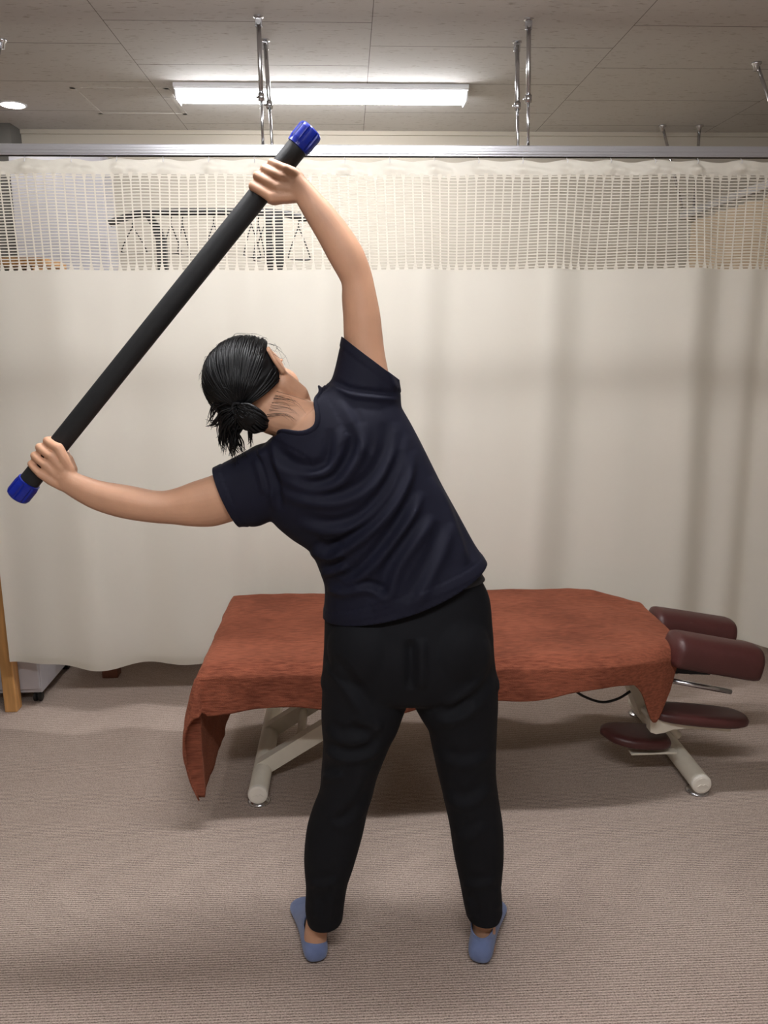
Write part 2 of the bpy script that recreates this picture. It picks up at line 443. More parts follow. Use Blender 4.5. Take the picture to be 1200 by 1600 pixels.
# downlight
p = PZ(20, 163, CEIL)
dl = empty('downlight', (p.x, p.y, CEIL), 'small round recessed downlight at the left end of the ceiling', 'downlight')
bm = bmesh.new(); add_lathe(bm, (p.x,p.y,CEIL+.0), (p.x,p.y,CEIL-.1), [(0,.062),(.004,.062),(.006,.056),(.0045,.050),(.002,.0495)], 32); from_bm('trim_ring', bm, M['fixture'], dl, True)
bm = bmesh.new(); add_lathe(bm, (p.x,p.y,CEIL), (p.x,p.y,CEIL-.1), [(.002,.0495),(.005,.0495),(.008,.04),(.009,.02)], 32); from_bm('lens', bm, M['down'], dl, True)

# ------------------------------------------------------------------ curtain rail + hangers
RAILY = 3.0
RZ = P(600, 245, RAILY).z      # underside of rail
RT = P(600, 228, RAILY).z
def rail(y, x0, x1, label, z0=RZ, z1=RT):
    bm = bmesh.new(); add_box(bm, (x0,y-.018,z0+.004), (x1,y+.018,z1), .003)
    for s in (-1,1): add_box(bm, (x0,y+s*.013-.003,z0), (x1,y+s*.013+.003,z0+.005))
    add_box(bm, (x0,y-.0195,(z0+z1)/2-.003), (x1,y-.018,(z0+z1)/2+.006), .001)
    root = empty('curtain_rail', ((x0+x1)/2, y, z0), label, 'curtain rail')
    from_bm('track', bm, M['alu'], root)
    bm = bmesh.new(); add_box(bm, (x0+.002,y-.0095,z0-.001), (x1-.002,y+.0095,z0+.003)); from_bm('groove', bm, M['darkgap'], root)
    return root
rail(RAILY, -3.18, 3.58, 'long silver curtain rail carrying the cream curtain across the room')
rail(.92, -3.18, 3.58, 'silver curtain rail nearer the photographer, over the open floor')
def hanger_rod(top, bottom, label, clamp=None, r=.008):
    root = empty('rail_support_rod', (top.x, top.y, top.z), label, 'support rod', 'chrome rods holding the rails')
    d = (bottom-top); mid = top+d*.62
    bm = bmesh.new(); add_cyl(bm, top+d.normalized()*.02, mid, r); from_bm('upper_tube', bm, M['chrome'], root, True)
    bm = bmesh.new(); add_cyl(bm, mid-d*.03, bottom, r*.62); from_bm('lower_rod', bm, M['chrome'], root, True)
    bm = bmesh.new(); add_cyl(bm, mid-d.normalized()*.012, mid+d.normalized()*.012, r*1.45); add_cyl(bm, mid+Vector((-.018,0,0)), mid+Vector((.004,0,0)), r*.5); from_bm('clamp', bm, M['chrome'], root, True)
    bm = bmesh.new()
    add_lathe(bm, (top.x,top.y,top.z), (top.x,top.y,top.z-.1), [(0,.017),(.004,.017),(.006,.012),(.007,.006)], 20)
    add_box(bm, (top.x-.012,top.y-.003,top.z-.034), (top.x+.012,top.y+.003,top.z-.003), .002)
    add_cyl(bm, (top.x,top.y-.008,top.z-.022), (top.x,top.y+.008,top.z-.022), .006)
    from_bm('ceiling_bracket', bm, M['chrome'], root)
    bm = bmesh.new(); add_box(bm, (bottom.x-.022,bottom.y-.012,bottom.z-.004), (bottom.x+.022,bottom.y+.012,bottom.z+.001), .001); from_bm('foot_plate', bm, M['chrome'], root)
    return root
t1 = PZ(405,30,CEIL); t2 = PZ(414,62,CEIL); q1 = Vector((P(411,228,RAILY).x, RAILY, RT)); 
hanger_rod(Vector((t1.x,RAILY,CEIL)), q1, 'upright chrome rod left of the light, fixed to the ceiling above the raised hand')
hanger_rod(Vector((t2.x,t2.y,CEIL)), q1+Vector((.03,.02,.002)), 'leaning chrome brace just behind the left upright rod')
t1 = PZ(825,32,CEIL); t2 = PZ(808,65,CEIL); q1 = Vector((P(820,228,RAILY).x, RAILY, RT))
hanger_rod(Vector((t1.x,RAILY,CEIL)), q1+Vector((.012,0,0)), 'upright chrome rod right of the light, with a bracket at the ceiling')
hanger_rod(Vector((t2.x,t2.y,CEIL)), q1+Vector((-.02,.02,.002)), 'leaning chrome brace just left of the right upright rod')
# the rail running into the depth on the right, with its own rods
SX = PZ(1095,195,CEIL).x
bm = bmesh.new(); add_box(bm, (SX-.018, RAILY+.05, RZ), (SX+.018, BACK-.02, RT), .003)
sr = empty('curtain_rail', (SX, 3.8, RZ), 'side rail with a tan curtain, running back to the wall on the right', 'curtain rail')
from_bm('track', bm, M['alu'], sr)
def simple_rod(a, b, label):
    root = empty('rail_support_rod', a, label, 'support rod', 'chrome rods holding the rails')
    bm = bmesh.new(); add_cyl(bm, a, b, .007); from_bm('tube', bm, M['chrome'], root, True)
    bm = bmesh.new(); add_lathe(bm, a, a+Vector((0,0,-.1)), [(0,.02),(.005,.02),(.012,.012),(.03,.009)], 20); from_bm('ceiling_bracket', bm, M['chrome'], root, True)
p1 = PZ(1182,98,CEIL); simple_rod(p1, Vector((SX,p1.y,RT)), 'slanting chrome rod at the far right edge of the ceiling')
p1 = PZ(1035,196,CEIL); simple_rod(p1, Vector((SX-.06,p1.y,RT)), 'slanting chrome rod near the back wall on the right')
p1 = PZ(1095,196,CEIL); simple_rod(Vector((SX,p1.y,CEIL)), Vector((SX,p1.y,RT)), 'short upright chrome rod beside the right corner')
p1 = PZ(2,62,CEIL); simple_rod(p1, Vector((p1.x-.02,RAILY,RT)), 'chrome rod at the far left edge of the ceiling')

# ------------------------------------------------------------------ cream curtain
CX0, CX1 = -1.36, 1.9
CT = P(600, 249, RAILY).z          # top of header
NT = P(600, 272, RAILY).z          # top of net
NB = P(600, 421, RAILY).z          # bottom of net
HEM = .235
HOOK = .157
def cfold(x, z):
    s = min(1, max(0, (CT-z)/.35)); b = min(1, max(0, (CT-z)/1.9))
    rgt = 1/(1+math.exp(-(x-.55)*5)); lft = 1/(1+math.exp((x+.85)*6))
    y = .010*math.sin(2*math.pi*(x+.02)/(HOOK*2))*(1-.6*s)
    xx = x + .10*(b)*noise.noise(Vector((x*.8, z*.5, 3)))
    y += s*(.014+.026*rgt+.014*lft)*math.sin(xx*13.2+1.2*math.sin(x*2.1)+.5)
    y += s*(.005+.016*rgt+.006*lft)*math.sin(xx*29+2.0*math.sin(x*3.3)+1.1)
    y += s*.022*noise.noise(Vector((xx*3.1, z*.25, 7)))
    y += (.4+.6*b)*.016*math.sin(x*3.7+.8)
    return y
cur = empty('curtain', ((CX0+CX1)/2, RAILY, HEM), 'wide cream curtain with a see-through net strip along its top, behind the bed', 'curtain')
def cloth_panel(zs, nx, x0=CX0, x1=CX1, fn=cfold, y=RAILY, head=None, hem=None):
    bm = bmesh.new(); G = []
    for i in range(nx+1):
        x = x0+(x1-x0)*i/nx; row = []
        for z in zs:
            yy = fn(x, z); zz = z
            if head: yy, zz = head(x, z, yy)
            if hem: zz = hem(x, zz)
            row.append(bm.verts.new((x, y+yy, zz)))
        G.append(row)
    for i in range(nx):
        for j in range(len(zs)-1): bm.faces.new((G[i][j], G[i+1][j], G[i+1][j+1], G[i][j+1]))
    return bm
def head(x, z, yy):
    t = (z-NT)/(CT-NT)              # 0 bottom, 1 top
    ph = (x/HOOK) % 1.0; d = min(ph, 1-ph)*HOOK
    bump = -.020*math.exp(-((t-.35)/.28)**2)*math.exp(-(d/.022)**2)
    bump += -.010*math.exp(-((t-.3)/.2)**2)*math.exp(-((((x+.03)/HOOK)%1.0-.5)*HOOK/.02)**2)
    bump += .007*noise.noise(Vector((x*22+z*14, z*30, 1)))
    sag = -.008*(1-math.cos(2*math.pi*ph))*.5*max(0, t)
    return yy+bump, z+sag
nh = 10
from_bm('header_band', cloth_panel([NT-.003+(CT-NT+.003)*i/nh for i in range(nh+1)], 700, head=head), M['curtain'], cur, True)
nb = 70
def hemf(x, z):
    k = max(0, 1-(z-HEM)/.3)
    return z + k*(.006*math.sin(x*9+1.0)+.004*math.sin(x*21)) + k*.02*max(0,(x-.2)/1.5)
from_bm('cloth_panel', cloth_panel([HEM+(NB-HEM)*i/nb for i in range(nb+1)], 420, hem=hemf), M['curtain'], cur, True)
# stitched hem fold
bm = cloth_panel([HEM+.028*i/3 for i in range(4)], 420, fn=lambda x, z: cfold(x, z)-.0015, hem=hemf); from_bm('hem_fold', bm, M['curtain'], cur, True)
# net: ribs + cross threads
bm = bmesh.new()
RIB = (CX1-CX0)/round((CX1-CX0)/.0325); NR = round((CX1-CX0)/RIB)
def ribx(i, z):      # the ribs lean a little with the folds
    x = CX0+RIB*i
    return x + .012*math.sin(x*5.1+1)*(NT-z)/(NT-NB)
for i in range(NR+1):
    rows = []
    for j in range(13):
        z = NT+.002-(NT-NB+.004)*j/12; x = ribx(i, z)
        e = .0026 + .007*(math.exp(-((z-NT)/.005)**2)+math.exp(-((z-NB)/.005)**2))
        y = RAILY+cfold(x, z)
        rows.append([bm.verts.new((x-e,y-.0012,z)), bm.verts.new((x+e,y-.0012,z))])
    for j in range(12): bm.faces.new((rows[j][0], rows[j][1], rows[j+1][1], rows[j+1][0]))
NTH = 31
for k in range(NTH):
    z0 = NT-(NT-NB)*(k+.75)/(NTH+.5); prev = None
    for i in range(NR*3+1):
        t = i/(NR*3); x = ribx(i/3, z0); y = RAILY+cfold(x, z0)
        z = z0 + .0012*noise.noise(Vector((x*9, z0*40, 0)))
        cur2 = [bm.verts.new((x, y, z+.0021)), bm.verts.new((x, y-.0012, z)), bm.verts.new((x, y, z-.0021))]
        if prev:
            for a_ in range(2): bm.faces.new((prev[a_], cur2[a_], cur2[a_+1], prev[a_+1]))
        prev = cur2
net = from_bm('net_strip', bm, M['net'], cur, False); net['label'] = 'open net strip of upright ribs and thin cross threads'
# hooks
k = 0
xh = math.ceil(CX0/HOOK)*HOOK
while xh < CX1:
    bm = bmesh.new(); yh = RAILY+cfold(xh, CT)
    add_tube(bm, [Vector((xh,RAILY,RZ+.001)), Vector((xh,RAILY-.002,RZ-.006)), Vector((xh+.002,yh-.003,CT-.002)), Vector((xh,yh-.003,CT-.012))], .0013, 6, 3)
    from_bm('hook', bm, M['fixture'], cur, True); xh += HOOK
# tan side curtain
def sidec(y, z): return .018*math.sin(y*26)+.01*math.sin(y*61+1)
bm = bmesh.new(); G = []
for i in range(160):
    y = RAILY+.2+(BACK-.1-RAILY-.2)*i/159
    G.append([bm.verts.new((SX+sidec(y,z), y, z)) for z in [.25+(RZ-.03-.25)*j/12 for j in range(13)]])
for i in range(159):
    for j in range(12): bm.faces.new((G[i][j],G[i+1][j],G[i+1][j+1],G[i][j+1]))
tc_ = from_bm('side_curtain', bm, M['tan_curtain'], None, True)
tag(tc_, 'warm tan curtain seen through the net at the right, hanging in the depth', 'curtain')

# ------------------------------------------------------------------ behind the curtain
# tall white cabinet
ca = P(22, 330, 4.36); cb = P(166, 330, 4.36)
wc = empty('white_cabinet', ((ca.x+cb.x)/2, 4.44, 0), 'tall plain white cabinet seen through the net at the upper left', 'cabinet')
bm = bmesh.new(); add_box(bm, (ca.x,4.36,.04), (cb.x,4.53,2.40), .004); from_bm('body', bm, M['white_panel'], wc)
bm = bmesh.new(); add_box(bm, (ca.x+.005,4.342,.06), (cb.x-.005,4.358,2.38), .003); from_bm('door', bm, M['white_panel'], wc)
bm = bmesh.new(); add_box(bm, (ca.x+.02,4.38,0), (cb.x-.02,4.51,.04)); from_bm('plinth', bm, M['darkgap'], wc)
# tall wooden shelf left behind the curtain
sa = P(66, 402, 3.62)
ws = empty('wooden_shelf', (sa.x-.35, 3.77, 0), 'tall orange wooden shelf whose top shows through the net at the left', 'shelf')
bm = bmesh.new(); add_box(bm, (sa.x-.75,3.62,sa.z-.03), (sa.x,3.92,sa.z), .004); from_bm('top_board', bm, M['pine'], ws)
for x in (sa.x-.73, sa.x-.05):
    bm = bmesh.new(); add_box(bm, (x,3.63,0), (x+.025,3.91,sa.z-.03), .002); from_bm('side_board', bm, M['pine'], ws)
bm = bmesh.new(); add_box(bm, (sa.x-.70,3.89,.02), (sa.x-.05,3.91,sa.z-.03)); from_bm('back_board', bm, M['dark_wood'], ws)
for z in (.4,.8,1.2,1.5):
    bm = bmesh.new(); add_box(bm, (sa.x-.70,3.64,z), (sa.x-.05,3.89,z+.02)); from_bm('shelf_board', bm, M['dark_wood'], ws)
# black coat rack
RY = 3.96
def rp(px, py, y=RY): return P(px, py, y)
pl = rp(250,340); pr = rp(436,340)
cr = empty('coat_rack', ((pl.x+pr.x)/2, RY, 0), 'black coat rack with a bowed top bar, seen through the net', 'coat rack')
bm = bmesh.new()
pts = [rp(171,349), rp(190,342), rp(212,335), rp(250,332), rp(300,331), rp(360,331), rp(420,332), rp(450,335), rp(490,345)]
add_tube(bm, pts, .0165, 8, 5); from_bm('top_bar', bm, M['black'], cr, True)
for p_, wd_ in ((pl,.026),(pr,.024)):
    bm = bmesh.new()
    rings = []
    for z, ww, dx in ((0,.022,0),(1.2,.022,0),(p_.z-.10,.022,0),(p_.z-.04,.02,-.02),(p_.z+.01,.018,-.05)):
        if p_ is pr: dx = -dx*.0
        rings.append([Vector((p_.x+dx+sx_*ww, RY+sy_*.018, z)) for sx_, sy_ in ((-1,-1),(1,-1),(1,1),(-1,1))])
    ring_loft(bm, rings); from_bm('post', bm, M['black'], cr)
    bm = bmesh.new(); add_box(bm, (p_.x-.03,RY-.17,0), (p_.x+.03,RY+.17,.03), .004); from_bm('foot', bm, M['black'], cr)
bm = bmesh.new(); add_box(bm, (pl.x,RY-.012,.30), (pr.x,RY+.012,.34), .003); from_bm('cross_bar', bm, M['black'], cr)
def hanger(px, py, yaw, label, w_=.075, h_=.11, r=.0032):
    c = rp(px, py, RY-.0); z0 = c.z-.012
    bm = bmesh.new(); cs, sn = math.cos(yaw), math.sin(yaw)
    T = lambda x, z: Vector((c.x+x*cs, RY+x*sn, z0+z))
    hook = [T(-.012,.008), T(-.010,.022), T(.004,.030), T(.014,.020), T(.008,.004), T(0,-.02), T(0,-.035)]
    add_tube(bm, hook, r*.9, 6, 4)
    tri = [T(0,-.035), T(w_*.5,-.035-h_*.45), T(w_,-.035-h_), T(w_*.9,-.05-h_), T(0,-.052-h_), T(-w_*.9,-.05-h_), T(-w_,-.035-h_), T(-w_*.5,-.035-h_*.45), T(0,-.035)]
    add_tube(bm, tri, r, 6, 4)
    o = from_bm('clothes_hanger', bm, M['black'], None, True)
    tag(o, label, 'hanger', 'hangers on the black rack')
hanger(206, 338, .1, 'black hanger at the left end of the rack', .055, .10)
hanger(266, 334, .9, 'black hanger just right of the left rack post', .05, .11)
hanger(284, 334, 1.2, 'narrow turned hanger second right of the left rack post', .05, .12)
hanger(333, 333, .9, 'black hanger in the middle of the rack left of the bar', .05, .10)
hanger(392, 334, 1.0, 'black hanger first in the crowded row right of the bar', .06, .13)
hanger(403, 334, 1.2, 'black hanger second in the crowded row right of the bar', .06, .15)
hanger(413, 334, .8, 'black hanger third in the crowded row, touching the right post', .06, .13)
hanger(424, 334, 1.3, 'black hanger against the right rack post', .07, .14)
hanger(466, 338, .5, 'black hanger at the right end of the rack by the forearm', .055, .13)
# dark strap hanging between
for x in (397,405,417,447):
    pass
bm = bmesh.new(); a_ = rp(420,336); add_box(bm, (a_.x-.014,RY-.045,a_.z-.40), (a_.x+.016,RY-.030,a_.z+.01), .005)
o = from_bm('folded_strap', bm, M['black'], None); tag(o, 'dark strap hanging among the hangers left of the right rack post', 'strap')
# brown wooden stool leg under the curtain hem
lg = PZ(172, 1060, 0)
st = empty('wooden_bench', (lg.x+.2, lg.y+.15, 0), 'low brown wooden bench whose leg shows under the curtain', 'bench')
for dx, dy in ((0,0),(.5,0),(0,.3),(.5,.3)):
    bm = bmesh.new(); add_box(bm, (lg.x-.035+dx,lg.y+dy,0), (lg.x+.035+dx,lg.y+.06+dy,.36), .004); from_bm('leg', bm, M['brown_wood'], st)
bm = bmesh.new(); add_box(bm, (lg.x-.05,lg.y-.02,.36), (lg.x+.55,lg.y+.38,.40), .006); from_bm('seat', bm, M['brown_wood'], st)
# white trolley cabinet on castors, left under the hem
tz = PZ(52, 1103, 0)
TX0, TX1, TY0, TY1 = PZ(30,1100,.05).x-.02, PZ(58,1092,.05).x, tz.y+.02, tz.y+.42
tr = empty('trolley_cabinet', ((TX0+TX1)/2, tz.y+.2, 0), 'white metal trolley cabinet on black castors under the left end of the curtain', 'trolley')
bm = bmesh.new(); add_box(bm, (TX0-.3,TY0,.05), (TX1,TY1,.62), .004); from_bm('body', bm, M['white_panel'], tr)
bm = bmesh.new(); add_box(bm, (TX0-.28,TY0-.014,.07), (TX1-.004,TY0-.001,.60), .004); from_bm('drawer_front', bm, M['white_panel'], tr)
for x in (TX1-.03, TX0-.26):
    for y in (TY0+.03, TY1-.04):
        bm = bmesh.new()
        for s in (-1,1): add_lathe(bm, (x+s*.010-.007,y,.022), (x+s*.010+.007,y,.022), [(0,.016),(.002,.021),(.012,.021),(.014,.016)], 20)
        add_cyl(bm, (x,y,.02), (x,y,.05), .007); add_box(bm, (x-.012,y-.012,.036), (x+.012,y+.012,.05), .004)
        from_bm('castor', bm, M['rubber'], tr, False)
# pine shelf at the left edge of the picture, in front of the curtain
pa = PZ(27, 1113, 0); pe = P(5, 830, 2.93)
ps = empty('pine_rack', (pa.x-.3, 2.9, 0), 'pale pine rack at the left edge of the picture, standing before the curtain', 'rack')
X1 = pa.x; top = pe.z
for x in (X1-.05, X1-.6):
    bm = bmesh.new(); add_box(bm, (x,pa.y,0), (x+.05,pa.y+.055,top), .004); from_bm('post', bm, M['pine'], ps)
    bm = bmesh.new(); add_box(bm, (x,2.60,0), (x+.032,2.93,.05), .004); from_bm('foot_rail', bm, M['pine'], ps) if x < X1-.1 else bm.free()
for z in (top-.05,):
    bm = bmesh.new(); add_box(bm, (X1-.62,2.885,z), (X1-.005,2.96,z+.03), .004); from_bm('top_rail', bm, M['pine'], ps)
for z0_, z1_ in ((.06,.36),(.37,.68)):
    bm = bmesh.new(); add_box(bm, (X1-.57,2.90,z0_), (X1-.052,2.935,z1_), .02); from_bm('dark_panel', bm, M['dark_wood'], ps)
bm = bmesh.new(); add_cyl(bm, (X1-.06,2.87,.30), (X1-.06,2.90,.30), .011); add_sphere(bm, (X1-.06,2.868,.30), .013, 12); from_bm('knob', bm, M['rubber'], ps, True)

# ------------------------------------------------------------------ treatment bed
BX0, BN, BF, BZ = -.44, 2.235, 2.90, .545
bed = empty('treatment_bed', (.3, 2.56, 0), 'padded treatment bed with cream steel legs and maroon vinyl cushions', 'treatment bed')
bm = bmesh.new(); add_box(bm, (BX0+.01,BN+.015,BZ-.10), (.86,BF-.015,BZ-.008), .035, seg=4); mt = from_bm('mattress', bm, M['leather'], bed, True); mt['label'] = 'maroon vinyl mattress under the rust towel'
bm = bmesh.new(); add_box(bm, (BX0+.06,BN+.10,BZ-.14), (.80,BF-.10,BZ-.10), .006); from_bm('under_frame', bm, M['white_metal'], bed)
# floor tubes
tl = PZ(403, 1245, .036); trr = PZ(1096, 1229, .036)
def floor_tube(x, y0, y1):
    bm = bmesh.new(); add_lathe(bm, (x,y0,.044), (x,y1,.044), [(0,.030),(.004,.0325),(y1-y0-.004,.0325),(y1-y0,.03)], 28); t = from_bm('floor_tube', bm, M['white_metal'], bed, True)
    bm = bmesh.new()
    add_lathe(bm, (x,y0-.006,.044), (x,y0+.01,.044), [(0,.024),(.002,.031),(.008,.0335),(.012,.0335)], 28)
    add_tube(bm, [Vector((x-.016,y0-.007,.040)), Vector((x-.006,y0-.008,.047)), Vector((x+.002,y0-.008,.043)), Vector((x+.008,y0-.008,.048)), Vector((x+.018,y0-.007,.040))], .0012, 6, 3)
    from_bm('end_cap', bm, M['cap'], t, False)
    for y in (y0+.03, y1-.03):
        bm = bmesh.new(); add_lathe(bm, (x,y,0), (x,y,.02), [(0,.036),(.004,.038),(.008,.034),(.016,.012)], 24); from_bm('levelling_foot', bm, M['chrome'], t, True)
    return t
floor_tube(tl.x, tl.y, tl.y+.62); floor_tube(trr.x, trr.y, trr.y+.62)
# lifting arms: two from the left floor tube, two from the right, up to the under frame
def beam(bm, a, b, wy, h):
    a = Vector(a); b = Vector(b); d = (b-a).normalized(); n_ = Vector((-d.z,0,d.x))
    rings = [[c + Vector((0,sy_*wy,0)) + n_*(sz_*h) for sy_, sz_ in ((-1,-1),(1,-1),(1,1),(-1,1))] for c in (a, b)]
    ring_loft(bm, rings)
for y in (tl.y+.16, tl.y+.42):
    bm = bmesh.new(); beam(bm, (tl.x-.005,y,.05), (tl.x+.58,y,.42), .022, .026); from_bm('lift_arm', bm, M['white_metal'], bed)
bm = bmesh.new(); add_cyl(bm, (tl.x+.13,tl.y+.16,.135), (tl.x+.13,tl.y+.42,.135), .016); from_bm('cross_tube', bm, M['white_metal'], bed, True)
bm = bmesh.new(); add_cyl(bm, (tl.x+.42,tl.y+.10,.32), (tl.x+.42,tl.y+.46,.32), .016); from_bm('cross_tube', bm, M['white_metal'], bed, True)
bm = bmesh.new(); beam(bm, (trr.x-.01,tl.y+.50,.07), (trr.x-.16,tl.y+.50,.44), .05, .03); from_bm('support_column', bm, M['white_metal'], bed)
bm = bmesh.new(); beam(bm, (tl.x+.25,tl.y+.29,.26), (trr.x-.2,tl.y+.29,.40), .02, .02); from_bm('actuator', bm, M['white_metal'], bed)
# head cushions
def bolster(name_px, z_c, y0, y1, label):
    pass
def cushion(a, b, wy, hz, dome=.5, label=None, name='head_cushion', thick=None, end=.5, n=40):
    """long padded block from a to b (centres of its ends); flat underside, domed top"""
    a = Vector(a); b = Vector(b); d = (b-a).normalized(); up = Vector((-d.z,0,d.x))
    L = (b-a).length; rings = []
    for i in range(25):
        t = i/24; s = 1-abs(2*t-1)**(1/end*3) if True else 1
        e = min(t, 1-t)*L/(hz*.55)
        k = math.sqrt(max(0, 1-(1-min(1, e))**2))*.22+.78 if e < 1 else 1
        if i in (0, 24): k = .62
        ring = []
        for j in range(n):
            an = 2*math.pi*j/n; ca_, sa_ = math.cos(an), math.sin(an)
            x = math.copysign(abs(ca_)**.75, ca_); z = math.copysign(abs(sa_)**(.8 if sa_ > 0 else .45), sa_)
            ring.append(a + d*(L*t) + Vector((0, x*wy*k, 0)) + up*(z*(hz if sa_ > 0 else hz*.75)*k))
        rings.append(ring)
    bm = bmesh.new(); ring_loft(bm, rings)
    o = from_bm(name, bm, M['leather'], bed, True)
    if label: o['label'] = label
    return o
cn0 = P(1040, 1016, 2.33); cn1 = P(1182, 1038, 2.33)
cushion(cn0+Vector((.008,0,.004)), cn1, .068, .062, label='nearer half of the split maroon head cushion')
cf0 = P(1010, 972, 2.72); cf1 = P(1142, 992, 2.72)
cushion(cf0+Vector((.012,0,-.002)), cf1, .068, .06, label='farther half of the split maroon head cushion')
# face-rest hardware below the cushions
bm = bmesh.new()
add_cyl(bm, P(1042,1062,2.36), P(1142,1081,2.36), .0085); add_tube(bm, [P(1034,1028,2.38), P(1046,1036,2.37), P(1041,1060,2.36)], .009, 10, 5)
from_bm('head_rest_handle', bm, M['chrome'], bed, True); bm = bmesh.new(); add_cyl(bm, P(1015,1047,2.50), P(1058,1050,2.50), .008)
from_bm('head_rest_handle', bm, M['chrome'], bed, True)
bm = bmesh.new(); beam(bm, P(985,1035,2.5), P(1100,1040,2.5), .05, .012); add_box(bm, P(1085,1040,2.5)-Vector((.03,.03,.02)), P(1130,1046,2.5)+Vector((.02,.03,.01)), .004); from_bm('head_rest_bracket', bm, M['black'], bed)
# arm rests
def pad(pxs, z, thick, label, tilt=0, yc=0):
    """flat rounded pad from an outline of floor-plan points"""
    bm = bmesh.new(); pts = catmull([list(p) for p in pxs]+[list(pxs[0])], 6)[:-1]
    c = Vector((sum(p[0] for p in pts)/len(pts), sum(p[1] for p in pts)/len(pts), 0))
    rings = []
    for dz, s in ((-.5,.55),(-.48,.9),(-.3,.985),(0,1.0),(.25,.97),(.42,.88),(.5,.6)):
        rings.append([Vector((c.x+(p[0]-c.x)*s, c.y+(p[1]-c.y)*s, z+dz*thick+tilt*(p[0]-c.x)*s)) for p in pts])
    ring_loft(bm, rings)
    o = from_bm('arm_rest', bm, M['leather'], bed, True); o['label'] = label; return o
ar = P(1020, 1110, 2.36)
xs0 = P(1013,1110,2.36).x; xs1 = P(1168,1125,2.36).x; zz = P(1090,1117,2.36).z
pad([(xs0,2.36),(xs0+.03,2.315),(xs0+.15,2.30),(xs1-.05,2.31),(xs1,2.35),(xs1-.02,2.41),(xs0+.16,2.425),(xs0+.03,2.41)], zz, .034, 'maroon arm rest pad reaching out to the right', tilt=-.12)
xl0 = P(940,1150,2.45).x; xl1 = P(1040,1160,2.45).x; zl = P(988,1150,2.45).z
pad([(xl0,2.47),(xl0+.03,2.41),(xl0+.10,2.38),(xl1-.02,2.39),(xl1+.01,2.44),(xl1-.01,2.52),(xl0+.09,2.53),(xl0+.02,2.51)], zl, .034, 'maroon arm rest pad swung in under the bed', tilt=-.1)
bm = bmesh.new()
h0 = P(1026,1130,2.36)
rings = []
for px_a, pt, pb in ((1013,1122,1140),(1022,1119,1143),(1034,1120,1141),(1048,1124,1136),(1070,1128,1134),(1100,1131,1136),(1138,1135,1139)):
    a_ = P(px_a, pt, 2.35); b_ = P(px_a, pb, 2.35)
    rings.append([a_+Vector((0,-.018,0)), a_+Vector((0,.018,0)), b_+Vector((0,.018,0)), b_+Vector((0,-.018,0))])
ring_loft(bm, rings); add_cyl(bm, h0+Vector((0,-.012,0)), h0+Vector((0,.10,-.0)), .016)
add_cyl(bm, P(1015,1100,2.46), P(1060,1150,2.46), .013)
from_bm('arm_rest_bracket', bm, M['white_metal'], bed)
bm = bmesh.new(); a_ = P(985,1176,2.42); b_ = P(1048,1176,2.42); add_box(bm, a_+Vector((0,-.01,-.006)), b_+Vector((.02,.02,.006)), .003); from_bm('arm_rest_bracket', bm, M['white_metal'], bed)
# lumpy cable
bm = bmesh.new(); add_tube(bm, [P(895,1076,2.45), P(912,1088,2.45), P(940,1097,2.45), P(965,1092,2.45), P(985,1080,2.45)], .0045, 8, 6)
from_bm('cable', bm, M['rubber'], bed, True)

# towel over the bed ------------------------------------------------
def bed_far(x):   # far edge of the covered surface
    if x < .84: return BF+.012
    t = min(1, (x-.84)/.24); return BF+.012-.15*(t*t*(3-2*t))
def bed_near(x):
    if x < .70: return BN-.012
    t = min(1, (x-.70)/.37); return BN-.012+.14*t**2.2
TX = 1.05
def towel_pt(a_, b_):
    """a_: x along cloth; b_: 0 at far edge .. 1 at near edge .. >1 overhang in metres beyond"""
    x = min(max(a_, BX0-.012), TX)
    yf, yn = bed_far(x), bed_near(x)
    top = BZ+.004
    top -= .012*max(0, (x-.80)/.24)**1.6
    da = (BX0-.012)-a_ if a_ < BX0-.012 else 0
    if b_ <= 1: y = yf+(yn-yf)*b_; db = 0
    else: y = yn; db = b_-1
    d = math.hypot(da, db)
    wob = .0022*noise.noise(Vector((a_*6, b_*5, 0)))+.0012*noise.noise(Vector((a_*16, b_*14, 4)))
    if d < 1e-6:
        # roll off the edges
        e = min(b_*(yf-yn), 9, (yn-y)*-1, (x-(BX0-.012)))
        e2 = min(abs(y-yn), x-(BX0-.012), abs(yf-y))
        rr = .045
        drop = 0
        if e2 < rr: drop = rr*.55*(1-math.sqrt(max(0, 1-((rr-e2)/rr)**2)))
        return Vector((x, y, top-drop+wob*2))
    ang = math.atan2(db, da)   # 0 = straight left, pi/2 = straight to camera
    rr = .045; drop = rr*.55 + d
    out = .006 + (.05*math.sin(math.pi*min(1,d/.46)) if da and db else 0)
    nx_ = -math.cos(ang); ny_ = -math.sin(ang)
    fold = 0
    if da and db: fold = math.sin(ang*2)
    o_ = out + wob*3 + .045*d*math.sin(a_*11+1)*(1 if not da else 0) + .02*d*math.sin(a_*27)*(1 if not da else 0)
    return Vector((x+nx_*o_, y+ny_*o_+ .0, top-drop))
